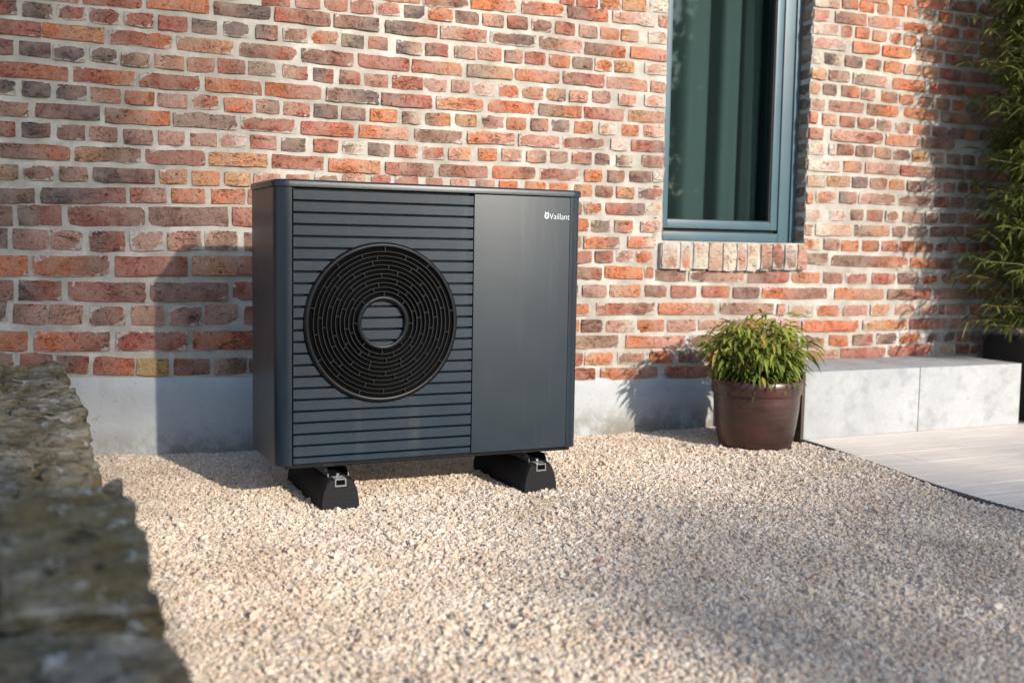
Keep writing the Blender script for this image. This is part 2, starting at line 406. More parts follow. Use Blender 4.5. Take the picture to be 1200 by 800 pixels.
# ------------------------------------------------------------------ house
PAL = dict(r=(0.30, 0.078, 0.048), o=(0.45, 0.125, 0.042), d=(0.085, 0.062, 0.062), b=(0.165, 0.080, 0.058), p=(0.42, 0.215, 0.155), t=(0.42, 0.20, 0.095),
           g=(0.22, 0.155, 0.115), w=(0.55, 0.47, 0.39), y=(0.48, 0.27, 0.095))
def brick_geo(org, U, V, N, w, h, proud, code, seed, depth=0.055, rag=1.0):
    """a weathered brick: org = centre of its face on the wall plane, N points out of the wall"""
    r = random.Random(seed)
    nu = 6 if w > 0.14 else 4; nv = 4
    org = Vector(org); U = Vector(U); V = Vector(V); N = Vector(N)
    c0 = Vector(PAL[code[0]]) * 1.2; c1 = Vector(PAL[code[-1]]) * 1.2
    j0 = r.uniform(0.82, 1.18); j1 = r.uniform(0.82, 1.18)
    tw = Vector((r.uniform(.93, 1.07), r.uniform(.93, 1.07), r.uniform(.93, 1.07)))
    c0 = Vector([a * b * j0 for a, b in zip(c0, tw)]); c1 = Vector([a * b * j1 for a, b in zip(c1, tw)])
    split = r.uniform(0.35, 0.65); lime = min(1, max(0, r.gauss(0.30, 0.30) + (0.5 if 'w' in code else 0)))
    verts = []; cols = []; edges = []
    tilt = r.uniform(-0.002, 0.002); bow = r.uniform(0, 0.0025)
    chip = r.choice([None, None, None, (0, 0), (nu - 1, 0), (0, nv - 1), (nu - 1, nv - 1)])
    for j in range(nv):
        for i in range(nu):
            u = i / (nu - 1) - .5; vv = j / (nv - 1) - .5
            per = i in (0, nu - 1) or j in (0, nv - 1); cor = i in (0, nu - 1) and j in (0, nv - 1)
            du = r.gauss(0, 0.0010) * rag; dv = r.gauss(0, 0.0014) * rag
            n = proud + u * tilt + bow * (1 - 4 * u * u) + r.gauss(0, 0.0011)
            k = 1.0
            if per: n -= 0.0032
            if cor: n -= 0.002; k = 0.992 if w > 0.14 else 0.982
            if chip == (i, j): k = 0.955; n -= 0.003
            verts.append(org + U * (u * w * k + du) + V * (vv * h * (k if cor else 1) + dv) + N * n)
            m = min(1, max(0, (u + .5 - split) / 0.45 + .5)) * .85
            cols.append(c0.lerp(c1, m)); edges.append(0.0 if per else 1.0)
    faces = [(j * nu + i, j * nu + i + 1, (j + 1) * nu + i + 1, (j + 1) * nu + i) for j in range(nv - 1) for i in range(nu - 1)]
    per = [i for i in range(nu)] + [j * nu + nu - 1 for j in range(1, nv)] + [(nv - 1) * nu + i for i in range(nu - 2, -1, -1)] + [j * nu for j in range(nv - 2, 0, -1)]
    n0 = len(verts)
    for q in per:
        verts.append(verts[q] - N * depth); cols.append(cols[q]); edges.append(0.0)
    L = len(per)
    faces += [(per[a], n0 + a, n0 + (a + 1) % L, per[(a + 1) % L]) for a in range(L)]
    return verts, faces, cols, edges, [lime] * len(verts)
def brick_obj(name, geos, parent, base, smooth=42):
    V = []; F = []; Cc = []; E = []; Li = []
    for v, f, c, e, l in geos:
        n = len(V); V += v; F += [tuple(i + n for i in q) for q in f]; Cc += c; E += e; Li += l
    o = mesh_obj(name, V, F, M['brick'], parent, smooth, base)
    me = o.data
    a = me.attributes.new('tint', 'FLOAT_COLOR', 'POINT'); a.data.foreach_set('color', [x for c in Cc for x in (c[0], c[1], c[2], 1)])
    a = me.attributes.new('edge', 'FLOAT', 'POINT'); a.data.foreach_set('value', E)
    a = me.attributes.new('lime', 'FLOAT', 'POINT'); a.data.foreach_set('value', Li)
    return o

house = thing('brick_house', (2.5, WY, 0), 'old red brick house wall with pale mortar, grey rendered plinth and one window', 'building')
JL, JR, WB, WT = 2.800, 3.636, 0.893, 2.34        # window opening
# mortar bed, slightly uneven, with the opening cut out
def lines(a, b, step, extra):
    xs = list(np.arange(a, b, step)) + [b]
    xs = [q for q in xs if all(abs(q - e) > step * 0.45 for e in extra)] + list(extra)
    return sorted(xs)
xs = [-3.0, -2.0, -1.2] + lines(-0.6, 5.9, 0.024, (JL, JR)) + [6.6, 7.5, 8.5]
zs = lines(0.15, 2.5, 0.024, (WB, WT)) + [2.8, 3.2]
v = []; f = []
for z in zs:
    for x in xs:
        onj = (x in (JL, JR) and WB <= z <= WT) or (z in (WB, WT) and JL <= x <= JR)
        q = 0.0018 * noise.noise(Vector((x * 9, z * 9, 0))) + 0.0026 * noise.noise(Vector((x * 31, z * 31, 4)))
        jx = 0.006 * noise.noise(Vector((z * 22, x, 9))) if (x in (JL, JR) and onj) else 0
        v.append((x + jx, WY + 0.0004 + q, z))
nx = len(xs)
for j in range(len(zs) - 1):
    for i in range(nx - 1):
        if JL - 1e-6 <= xs[i] and xs[i + 1] <= JR + 1e-6 and WB - 1e-6 <= zs[j] and zs[j + 1] <= WT + 1e-6: continue
        f.append((j * nx + i, j * nx + i + 1, (j + 1) * nx + i + 1, (j + 1) * nx + i))
m = MB(); m.add(v, f)
for x, s in ((JL, 1), (JR, -1)):                  # reveals
    m.add([(x, WY, WB), (x, WY + 0.16, WB), (x, WY + 0.16, WT), (x, WY, WT)], [(0, 1, 2, 3) if s < 0 else (3, 2, 1, 0)])
m.add([(JL, WY, WT), (JR, WY, WT), (JR, WY + 0.16, WT), (JL, WY + 0.16, WT)], [(0, 1, 2, 3)])
m.add([(JL, WY, WB - .002), (JR, WY, WB - .002), (JR, WY + 0.16, WB - .002), (JL, WY + 0.16, WB - .002)], [(3, 2, 1, 0)])
wall = m.build('wall', M['mortar'], house, 60, (2.5, WY, 0))
# room behind: side walls, floor, ceiling and back wall, and the roof slab over it
m = MB()
m.box(-3, 8.5, WY + 0.20, WY + 0.30, 0.0, WB); m.box(-3, JL - 0.05, WY + 0.20, WY + 0.30, WB, 3.2); m.box(JR + 0.05, 8.5, WY + 0.20, WY + 0.30, WB, 3.2); m.box(JL - 0.05, JR + 0.05, WY + 0.20, WY + 0.30, WT, 3.2)
m.box(-3.1, -3, WY + .02, 8.0, 0, 3.2); m.box(8.5, 8.6, WY + .02, 8.0, 0, 3.2); m.box(-3, 8.5, 8.0, 8.1, 0, 3.2)
m.build('inner_wall', M['room'], house, base=(2.5, WY + .2, 0))
m = MB(); m.box(-3.2, 8.7, WY + 0.03, 8.2, 3.2, 3.4); m.build('roof', M['roof'], house, base=(2.5, WY + .2, 3.2))
# rendered plinth: its top follows the lowest course
def ptop(x): return 0.346 - 0.036 * (x - 0.1) if x > 0.1 else 0.346
xs = [-3, -1] + list(np.arange(-0.4, 5.6, 0.06)) + [7, 8.5]
v = []; f = []
for x in xs:
    zt = ptop(x)
    rows_ = [(WY - 0.007, -0.06)] + [(WY - 0.007 + 0.0012 * noise.noise(Vector((x * 4, k * 1.7, 2))), 0.0 + (zt - 0.006) * k / 5) for k in range(6)] + [(WY - 0.003, zt + 0.001 * noise.noise(Vector((x * 7, 0, 0)))), (WY + 0.03, zt)]
    v += [(x, a, b) for a, b in rows_]
k = 9
for i in range(len(xs) - 1):
    f += [(i * k + j, (i + 1) * k + j, (i + 1) * k + j + 1, i * k + j + 1) for j in range(k - 1)]
m = MB(); m.add(v, f); m.build('plinth', M['plinth'], house, 50, (2.5, WY, 0))

BR = """291,499,1736,16,52,r 514,742,1745,7,52,o 760,978,1743,4,52,bd 994,1216,1743,-8,52,rb 1231,1418,1742,-3,52,bd 1445,1671,1741,-1,51,dr
1687,1897,1741,-2,51,pr 1911,2136,1741,-6,51,bd 2147,2357,1739,-8,51,bp 2372,2579,1735,-9,51,bo 2606,2783,1737,-4,51,op -10,72,1673,2,52,rd
88,189,1670,1,52,db 203,302,1673,4,52,br 314,420,1672,2,52,br 435,538,1673,-10,52,r 556,662,1670,-10,52,r 678,770,1669,-8,52,dg 797,892,1669,-1,52,d
919,1005,1670,11,52,dr 1025,1124,1670,8,52,bp 1138,1246,1673,7,52,op 1263,1355,1670,-15,51,gd 1376,1458,1671,-22,51,ob 1495,1603,1664,-14,51,dp
1622,1720,1667,-1,51,br 1749,1846,1666,18,51,gp 1856,1968,1669,11,51,po 1982,2066,1669,5,51,bp 2080,2176,1670,-4,51,r 2197,2298,1668,-6,51,ro
2313,2413,1669,0,51,gb 2424,2511,1669,11,51,o 2526,2626,1670,15,51,t 2683,2781,1673,22,51,pw -53,150,1603,-3,52,br 155,365,1603,-6,52,ot
379,604,1601,-8,52,ro 622,832,1599,-9,52,t 856,1079,1597,-8,52,br 1099,1311,1595,-5,52,br 1332,1551,1594,-3,51,r 1563,1785,1594,0,51,rt
1808,2020,1594,6,51,gt 2034,2247,1595,5,51,op 2265,2473,1598,2,51,br 2488,2700,1596,-2,51,pt 2719,2784,1595,-15,51,p -23,58,1533,-35,52,b
76,180,1532,-6,52,db 189,297,1528,-15,52,d 314,411,1531,-16,52,d 423,529,1525,-11,52,bp 542,648,1526,-7,52,po 658,762,1525,17,52,pr
775,878,1529,14,52,rb 891,997,1529,-6,52,g 1025,1124,1527,-20,52,pr 1147,1229,1523,-23,52,dr 1255,1341,1523,-10,52,br 1359,1459,1521,-1,51,pr
1477,1611,1522,3,51,r 1620,1719,1521,0,51,p 1738,1822,1524,-3,51,bp 1839,1941,1520,-3,51,pw 1958,2052,1521,-4,51,o 2069,2172,1521,11,51,tp
2186,2281,1523,18,51,tb 2299,2391,1524,10,51,p 2417,2508,1528,10,51,pb 2549,2642,1525,7,51,rp 2687,2783,1529,0,51,pw -2,238,1454,-8,52,ro
255,472,1453,-1,52,ro 487,705,1452,2,52,r 726,941,1454,0,52,or 955,1179,1453,-6,52,or 1200,1420,1451,-7,52,bd 1432,1652,1449,0,51,br
1672,1885,1451,6,51,to 1909,2128,1454,9,51,o 2150,2361,1454,4,51,go 2376,2580,1455,2,51,rp 2603,2789,1456,7,51,tp -26,64,1391,-15,52,d
83,177,1390,-15,52,d 196,300,1388,-15,52,db 312,419,1386,-16,52,pr 434,538,1385,-4,52,ro 551,660,1383,-8,52,p 676,774,1386,-1,52,po
796,905,1382,1,52,o 919,1011,1385,-3,52,pb 1028,1133,1383,-1,52,pr 1150,1247,1383,-8,52,db 1264,1363,1381,-11,51,b 1384,1497,1382,-7,51,o
1522,1603,1380,6,51,bw 1622,1736,1381,8,51,go 1759,1857,1384,13,51,t 1880,1983,1384,13,51,bp 1997,2089,1385,15,51,o 2113,2196,1388,16,51,bo
2217,2305,1390,5,51,dg 2327,2420,1389,-6,51,ot 2453,2545,1388,3,51,tw 2571,2661,1389,13,51,o 2688,2779,1394,31,51,pw 942,1053,1800,38,52,r
1076,1173,1805,27,52,pr 1193,1286,1808,20,52,r 1301,1396,1809,8,51,r 1408,1509,1810,6,51,pr 1527,1614,1810,4,51,d 1633,1740,1812,2,51,o
1753,1860,1811,8,51,b 1877,1976,1811,3,51,pg 1993,2087,1814,2,51,rb 2108,2204,1812,-11,51,b 2222,2320,1811,-19,51,r 2341,2431,1808,-11,51,pb
2449,2544,1809,9,51,o 2555,2644,1809,22,51,tp 2697,2792,1815,31,51,wp 1607,1810,1870,32,51,rb 1823,2031,1878,20,51,o 2059,2261,1883,18,51,ro
2280,2487,1884,13,51,bo 2509,2724,1888,10,51,pw 2751,2789,1891,19,51,p 2243,2310,1938,13,51,r 2327,2431,1941,25,51,r 2446,2547,1943,34,51,o
2559,2681,1948,39,51,t 2704,2787,1955,54,51,w -46,103,1315,-4,53,bp 124,346,1317,-2,53,bd 363,596,1314,0,53,bo 607,844,1315,-2,52,gb
860,1079,1315,-3,52,r 1099,1315,1313,-7,52,ro 1336,1550,1312,-1,51,op 1575,1792,1311,6,51,b 1815,2035,1316,12,51,op 2053,2257,1317,11,51,rp
2272,2481,1320,9,51,rb 2514,2603,1321,12,51,w 2622,2778,1324,13,51,rb -29,59,1244,3,53,br 78,175,1245,4,53,db 196,293,1244,-7,53,b
308,404,1244,-7,53,pb 427,531,1241,-6,53,bp 552,648,1243,6,53,p 669,768,1243,20,52,p 776,882,1247,7,52,pw 896,999,1247,3,52,rp
1019,1116,1245,-11,52,dg 1148,1250,1245,-11,52,r 1268,1364,1243,-9,51,bw 1376,1470,1242,-17,51,dg 1492,1592,1241,-4,51,rt 1614,1709,1240,9,51,r
1729,1829,1243,23,51,pt 1866,1952,1246,24,51,o 1976,2071,1249,16,51,p 2095,2189,1249,14,51,pb 2213,2298,1251,10,51,pb 2319,2417,1253,6,51,rb
2435,2512,1253,4,51,db 2546,2632,1252,3,51,bw 2681,2776,1255,10,51,bp 6,241,1168,1,53,bo 255,487,1170,8,53,tb 505,724,1171,10,53,r 738,963,1174,2,52,t
982,1189,1174,-7,52,r 1209,1428,1170,-10,52,ot 1449,1662,1168,-3,51,rb 1688,1910,1170,10,51,br 1933,2138,1173,15,51,ob 2159,2357,1176,13,51,r
2383,2474,1178,12,51,o 2503,2589,1180,20,51,br 2619,2736,1182,29,51,b 2740,2783,1188,39,51,w -32,65,1092,-1,53,tb 82,184,1092,4,53,br
203,300,1093,11,53,bp 318,537,1095,9,53,db 555,657,1098,9,53,t 673,778,1097,8,52,to 797,898,1098,4,52,t 909,1016,1099,9,52,p 1039,1136,1101,37,52,rp
1154,1251,1104,44,52,b 1268,1364,1115,34,51,p 1389,1471,1114,9,51,r 1493,1596,1113,-19,51,r 1631,1704,1111,-9,51,r 1740,1825,1111,-1,51,p
1858,1945,1111,9,51,bp 1965,2053,1112,9,51,o 2091,2192,1114,1,51,o 2209,2301,1113,-13,51,o 2334,2424,1110,-22,51,to 2443,2531,1108,-11,51,br
2550,2644,1107,-1,51,t 2670,2774,1108,8,51,dr -80,119,1005,39,56,db 137,432,1016,35,56,dr 447,578,1024,32,56,rp 598,721,1027,28,56,o
745,876,1031,20,56,or -68,43,934,14,73,rb 61,208,939,18,73,dr 229,500,942,20,73,rb 515,810,949,19,73,b 826,959,954,26,73,r -42,24,854,-16,73,d
42,159,852,-19,73,bp 163,276,851,-7,73,p 302,426,849,9,73,br 445,568,853,21,73,p 580,707,855,17,73,pb 720,846,859,9,73,pb 871,1001,855,-6,73,b
-85,89,755,0,73,o 107,371,755,7,73,ob 390,655,756,7,73,r 671,959,761,10,73,tr -74,41,668,-27,73,rb 56,203,665,-17,73,dr 225,500,660,-9,73,rb
516,808,658,-5,73,b 825,959,661,5,73,ro -48,19,593,-76,73,d 36,151,580,-60,73,bp 158,275,576,-44,73,p 297,426,569,-20,73,br 445,566,569,-6,73,p
581,705,567,-2,73,pb 718,849,570,-3,73,p 870,1001,565,-6,73,r -92,84,482,-24,73,o 105,367,476,-18,73,ob 390,652,471,-18,73,r 672,958,468,-14,73,or
-52,40,411,-88,64,b 57,166,402,-90,64,rb 180,291,390,-82,64,br 309,454,379,-67,64,ro 462,579,372,-41,64,y 599,736,367,-26,64,rb 753,877,365,-14,64,pb
2386,2475,1032,19,53,to 2498,2701,1034,19,53,rd 2705,2771,1038,19,53,wp 2336,2408,959,-29,53,o 2425,2524,952,2,53,gd 2544,2639,954,2,53,go
2683,2770,958,34,53,pw 2387,2573,880,17,53,ob 2617,2765,884,17,53,ow 2333,2428,813,37,53,r 2448,2541,814,17,53,br 2558,2650,819,17,53,p
2664,2750,816,12,53,o 2309,2483,741,-28,53,br 2500,2700,744,-26,53,o 2771,2940,731,-24,53,b 2956,3281,728,-20,53,bp 3298,3548,722,-6,53,br
3566,3740,723,-6,53,to 3762,3886,722,-4,55,br 3911,4050,720,-8,55,r 4082,4238,719,-9,55,r 4258,4405,719,0,55,bg 4419,4541,717,-1,55,o
4568,4687,720,3,55,p 2385,2510,659,-2,55,bp 2529,2692,659,-8,55,po 2715,2836,658,-8,55,br 2859,2999,655,-16,55,r 3032,3192,654,-16,55,ro
3213,3365,649,-15,53,b 3387,3789,646,-12,53,ob 3840,4165,641,-8,55,op 4191,4491,639,-8,55,br 4519,4791,638,-3,55,pb 2275,2427,576,-4,55,o
2461,2772,576,-2,55,rb 2792,3112,574,-7,55,op 3141,3459,571,-19,55,bp 3481,3529,564,-29,53,p 3552,3712,557,-30,53,pw 3734,3876,555,-6,55,o
3901,4060,556,9,55,p 4079,4209,558,5,55,t 4248,4382,557,-3,55,p 4422,4545,556,-9,55,p 4614,4755,555,-9,55,p 2385,2492,501,-15,55,b
2515,2666,496,-13,55,pw 2682,2826,496,-5,55,o 2845,3005,493,-11,55,p 3021,3190,494,-20,53,p 3507,3626,484,-17,53,p 3665,4001,478,-13,55,o
4032,4340,479,0,55,to 4353,4620,479,6,55,rp 4640,4904,481,3,55,p 2293,2581,426,-5,55,pb 2619,2944,420,-25,55,op 2971,3110,419,-22,55,b
3633,3779,399,-18,55,bp 3816,3941,402,-14,55,o 3972,4101,404,19,55,br 4133,4264,407,7,55,bd 4291,4425,406,-2,55,o 4479,4590,406,-4,55,bw
2407,2553,350,-8,55,to 2579,2729,348,-1,55,bp 2752,2882,347,-21,55,o 2914,3064,347,-17,55,b 3691,3883,330,-9,55,tp 3894,4197,334,-5,55,r
4215,4518,340,19,55,r 4560,4685,337,11,55,pw 2325,2461,280,-10,55,r 2491,2798,275,-10,55,op 2837,3116,275,-10,55,r 3642,3787,819,-22,55,gb
3813,4319,808,-16,55,bo 4339,4639,802,-16,55,ob 4667,4880,801,-7,55,b 3638,3735,890,-25,55,ow 3759,3858,891,-15,55,bt 3871,3983,886,-7,55,o
4009,4117,887,0,55,ob 4137,4247,888,7,55,po 4261,4360,889,3,55,o 4374,4488,887,-6,55,ob 4502,4605,888,-10,55,b 4626,4731,885,-6,55,o
3634,3676,961,9,55,p 3701,3928,964,4,55,wp 3954,4184,965,5,55,gt 4210,4295,965,7,55,b 4315,4449,967,12,55,d 4469,4709,971,20,55,br
3631,3727,1033,43,55,wp 3788,3887,1038,31,55,wt 3924,4006,1043,20,55,b 4031,4134,1043,3,55,rb 4153,4238,1042,-21,55,br 4271,4410,1041,-9,55,b
4425,4513,1037,-5,55,b 4533,4650,1042,5,55,b 3634,3674,1120,48,54,t 3697,3823,1124,27,54,tp 3846,3956,1129,7,54,dr 3970,4217,1129,-1,54,pb
4237,4468,1126,-8,54,b 4484,4590,1126,-7,54,br 4605,4698,1126,7,54,b 3639,3755,1202,26,54,pw 3764,3910,1207,13,54,tp 3924,4022,1208,4,54,d
4041,4155,1206,-13,54,br 4169,4275,1205,-9,54,op 4291,4399,1203,-4,54,b 4408,4528,1205,6,54,gd 4549,4631,1204,11,54,rb 4651,4723,1207,2,54,b
3644,3842,1281,6,54,wp 3865,3980,1284,-4,54,tb 4004,4231,1283,-6,54,pg 4242,4468,1280,-12,54,rg 4484,4687,1278,-12,54,b 3644,3733,1359,51,54,wp
3765,3810,1364,29,54,w 3819,3924,1366,2,54,br 3938,4050,1366,-18,54,b 4065,4174,1361,-19,54,tb 4189,4300,1359,-17,54,bd 4315,4428,1359,-11,54,t
4448,4538,1356,-15,54,g 4559,4661,1354,-29,54,b 3641,3725,1435,-1,54,rp 3775,4107,1435,-6,54,pr 4132,4363,1434,-6,54,op 4379,4614,1430,-10,54,b
3632,3685,1514,-33,54,o 3717,3807,1508,-18,54,p 3830,3925,1507,-24,54,rb 3944,4051,1505,-22,54,rb 4071,4165,1501,-24,54,gp 4195,4291,1497,-30,54,pb
4316,4434,1495,-23,54,op 4449,4549,1490,-24,54,b 4560,4672,1489,-34,54,b 3633,3731,1578,0,54,p 3754,3981,1579,-3,54,pr 4001,4208,1577,-8,54,bo
4248,4478,1575,-12,54,o 4504,4707,1570,-16,54,bo 3643,3695,1656,-6,53,tp 3714,3794,1656,-20,53,bd 3831,3945,1654,-25,53,bo 3959,4047,1649,-29,53,bp
4090,4199,1645,-33,53,ob 4210,4311,1642,-30,53,o 4341,4449,1638,-25,53,ob 4465,4560,1635,-23,53,ob 4580,4662,1634,-14,53,o 3652,3732,1727,-21,53,tp
3746,3876,1726,-21,53,bg 3900,4123,1721,-18,53,gp 4162,4384,1716,-18,53,o 4415,4655,1713,-14,53,rb 3635,3701,1801,24,53,w 3715,3826,1805,-3,53,dw
3845,3954,1804,-13,53,bd 3978,4081,1800,-23,53,ob 4100,4219,1797,-26,53,o 4234,4350,1796,-16,53,to 4365,4463,1792,-14,53,t 4479,4625,1791,-18,53,rb
3654,3849,1877,-2,53,pw 3891,4066,1876,-4,53,o 4081,4276,1875,-8,53,ot 4311,4492,1873,-11,53,po 4514,4706,1870,-15,53,rb 3646,3800,1947,17,53,wp
3815,3882,1946,-3,53,pr 3905,3992,1949,-2,53,or 4016,4105,1944,-11,53,op 4129,4204,1945,-20,53,ob 4224,4311,1942,-17,53,o 4341,4429,1941,-19,53,o
4449,4544,1938,-13,53,o 4554,4635,1938,-15,53,t 3655,3730,2009,20,53,pr 3771,3970,2012,2,53,bo 3985,4190,2014,-4,53,po 4211,4389,2010,-6,53,o
4415,4599,2008,-9,53,o 4615,4737,2012,7,53,o 3648,3793,2077,25,53,wp 3811,3911,2085,13,53,bo 3925,4017,2082,7,53,o 4041,4120,2083,-4,53,o
4139,4220,2083,3,53,o 4239,4321,2084,0,53,ot 4351,4429,2082,-15,53,tb 4454,4548,2081,-26,53,o 4570,4660,2076,-29,53,ob 3932,4098,2135,24,53,o
4136,4278,2139,23,53,o 4303,4504,2144,23,53,o 4525,4706,2149,25,53,bo"""
BR = [b.split(',') for b in BR.split()]
BR = [(int(a) / 1e3, int(b) / 1e3, int(c) / 1e3, int(d) / 1e3, int(e) / 1e3, g_) for a, b, c, d, e, g_ in BR]
BR = [((JR + 0.002, b, c, d, e, g_) if JR - 0.03 < a < JR + 0.05 else (a, b, c, d, e, g_)) for a, b, c, d, e, g_ in BR]
BR = [((a, JL - 0.003, c, d, e, g_) if JL - 0.05 < b < JL + 0.05 and c > WB + .02 else (a, b, c, d, e, g_)) for a, b, c, d, e, g_ in BR]
camc = Vector((0, 0, 0.86)); fwd = -Vector((RT[0][2], RT[1][2], RT[2][2]))
def parea(b):
    d = (Vector(((b[0] + b[1]) / 2, WY, b[2])) - camc).dot(fwd)
    return (b[1] - b[0]) * b[4] / d ** 2
hidden = lambda b: (b[0] > 0.9 and b[1] < 2.35 and b[2] < 1.02) or b[2] > 2.15
order = sorted(range(len(BR)), key=lambda i: -parea(BR[i]))
# courses that go on behind the heat pump, past the frame and above it
boxes = [(a - .007, b + .007, c - e / 2 - .006, c + e / 2 + .006) for a, b, c, d, e, g_ in BR]
boxes.append((JL - .004, JR + .004, WB - 0.15, WT + .004))
boxes.append((2.772, 3.652, 0.748, 0.9))
fill = []
codes = 'r r r o o b b d p t g rb br ro bo or bp pr'.split()
def free(bb): return bb[2] > ptop(bb[0]) + .004 and not any(bb[0] < q[1] and q[0] < bb[1] and bb[2] < q[3] and q[2] < bb[3] for q in boxes)
for a, b, c, d, e, g_ in list(BR):                 # run every traced course on to the right and left until it meets something
    for sg in (1, -1):
        x = b + .012 if sg > 0 else a - .012
        if b - a > .13: hd = 0
        else: hd = 1
        while -2.9 < x < 8.3:
            w = (.085 if hd else .20) * rng.uniform(.92, 1.08); hh = min(e, .056)
            bb = (x, x + w, c - hh / 2, c + hh / 2) if sg > 0 else (x - w, x, c - hh / 2, c + hh / 2)
            if not free(bb):
                w = .05; bb = (x, x + w, bb[2], bb[3]) if sg > 0 else (x - w, x, bb[2], bb[3])
                if not free(bb): break
            fill.append((bb[0], bb[1], c, 0.0, hh, rng.choice(codes)))
            boxes.append((bb[0] - .007, bb[1] + .007, bb[2] - .006, bb[3] + .006))
            x += sg * (w + .013)
zc = 0.30; rown = 0; codes = 'r r r o o b b d p t g rb br ro bo or bp pr'.split()
while zc < 3.16:
    hd = rown % 2; x = -2.9 + rng.uniform(0, 0.2)
    while x < 8.3:
        w = (0.092 if hd else 0.205) * rng.uniform(0.92, 1.08)
        z = zc + 0.003 * noise.noise(Vector((x, zc * 5, 1)))
        bb = (x, x + w, z - 0.026, z + 0.026)
        ok = bb[2] > ptop(x) + 0.005 and not any(bb[0] < q[1] and q[0] < bb[1] and bb[2] < q[3] and q[2] < bb[3] for q in boxes)
        if ok: fill.append((x, x + w, z, 0.0, 0.052, rng.choice(codes)))
        elif w > 0.12:                              # try two shorter pieces
            for xx, ww in ((x, w * .46), (x + w * .54, w * .46)):
                bb = (xx, xx + ww, z - 0.026, z + 0.026)
                if bb[2] > ptop(x) + 0.005 and not any(bb[0] < q[1] and q[0] < bb[1] and bb[2] < q[3] and q[2] < bb[3] for q in boxes):
                    fill.append((xx, xx + ww, z, 0.0, 0.052, rng.choice(codes)))
        x += w + 0.014
    zc += 0.072; rown += 1
def wall_brick(b, seed):
    a, bb, z, sl, h, code = b
    U = Vector((1, 0, sl)).normalized(); Vv = Vector((-sl, 0, 1)).normalized()
    return brick_geo(((a + bb) / 2, WY, z), U, Vv, (0, -1, 0), bb - a, min(h + .001, .074), random.Random(seed).uniform(0.0055, 0.0125), code, seed)
rest = []
for rank, i in enumerate(order):
    b = BR[i]; gx = wall_brick(b, i + 100)
    if rank < 288: brick_obj('brick', [gx], wall, ((b[0] + b[1]) / 2, WY, b[2]))
    else: rest.append(gx)
rest += [wall_brick(b, 5000 + i) for i, b in enumerate(fill)]
# reveal bricks down the right jamb
rz = sorted([c for a, b, c, d, e, g_ in BR if abs(a - (JR + .002)) < 1e-6] )
z = 0.93; k = 0
while z < 2.3:
    rest.append(brick_geo((JR, WY + 0.052, z), (0, -1, 0), (0, 0, 1), (-1, 0, 0), 0.10, 0.05, rng.uniform(0.002, 0.012), rng.choice(['d', 'g', 'b', 'bd', 'gp', 'dg']), 9000 + k, rag=1.6))
    rest.append(brick_geo((JL, WY + 0.052, z), (0, 1, 0), (0, 0, 1), (1, 0, 0), 0.10, 0.05, rng.uniform(0.002, 0.010), rng.choice(['d', 'g', 'b', 'p', 'w']), 9500 + k, rag=1.6))
    z += 0.0722; k += 1
bw = brick_obj('brickwork', rest, wall, (2.5, WY, 1)); tag(bw, kind='stuff')

# window sill of bricks on edge
m = MB(); m.box(2.785, 3.640, WY - 0.022, WY + 0.15, 0.762, 0.882, 0.006)
sill = m.build('sill', M['mortar'], house, 40, (3.2, WY, 0.82))
sx = [(2.789, 2.843, 'pw'), (2.851, 2.886, 'ow'), (2.896, 2.944, 'wp'), (2.949, 2.993, 'pw'), (2.997, 3.041, 'w'), (3.046, 3.078, 'pw'), (3.083, 3.121, 'wp'), (3.131, 3.169, 'bp'), (3.174, 3.212, 'br'), (3.219, 3.262, 'gw'), (3.268, 3.30, 'p')]
kx = (3.632 - 2.789) / (3.30 - 2.789)
for i, (a, b, c) in enumerate(sx):
    a = 2.789 + (a - 2.789) * kx; b = 2.789 + (b - 2.789) * kx
    zt = 0.886 + rng.uniform(-.002, .002); zb = 0.760 + rng.uniform(-.006, .003)
    gx = brick_geo(((a + b) / 2, WY - 0.026, (zt + zb) / 2), (0, 0, 1), (-1, 0, 0), (0, -1, 0), zt - zb, b - a, rng.uniform(0.004, 0.010), c, 700 + i, depth=0.11)
    brick_obj('brick', [gx], sill, ((a + b) / 2, WY, 0.82))

# window: frame > sash, pane, gasket
FY = WY + 0.085
m = MB()
m.box(JL - .03, JL + 0.062, FY, FY + 0.08, WB + .002, WT, 0.003); m.box(JR - 0.098, JR + 0.03, FY, FY + 0.08, WB + .002, WT, 0.003)
m.box(JL + 0.0625, JR - 0.0985, FY + .001, FY + 0.08, WB + .003, WB + 0.045, 0.003); m.box(JL + 0.0625, JR - 0.0985, FY + .001, FY + 0.08, WT - 0.07, WT - .001, 0.003)
m.box(JR - 0.034, JR - 0.004, FY - 0.012, FY - .0005, WB + .004, WT, 0.002)
win = m.build('window', M['frame'], house, 35, (3.2, FY, WB))
SL, SR, SB, ST = JL + 0.050, JR - 0.098, WB + 0.062, WT - 0.08
m = MB()
m.box(SL, SL + 0.036, FY + 0.004, FY + 0.07, SB, ST, 0.003); m.box(SR - 0.046, SR - 0.006, FY + 0.004, FY + 0.07, SB, ST, 0.003)
m.box(SL + 0.0365, SR - 0.0465, FY + 0.0045, FY + 0.07, SB + .0005, SB + 0.040, 0.003); m.box(SL + 0.0365, SR - 0.0465, FY + 0.0045, FY + 0.07, ST - 0.045, ST - .0005, 0.003)
m.build('sash', M['frame'], win, 35, (3.2, FY, SB))
m = MB()
gx0, gx1, gz0, gz1 = SL + 0.036, SR - 0.046, SB + 0.040, ST - 0.045
m.box(gx0, gx0 + .004, FY + .012, FY + .05, gz0, gz1); m.box(gx1 - .007, gx1, FY + .012, FY + .05, gz0, gz1)
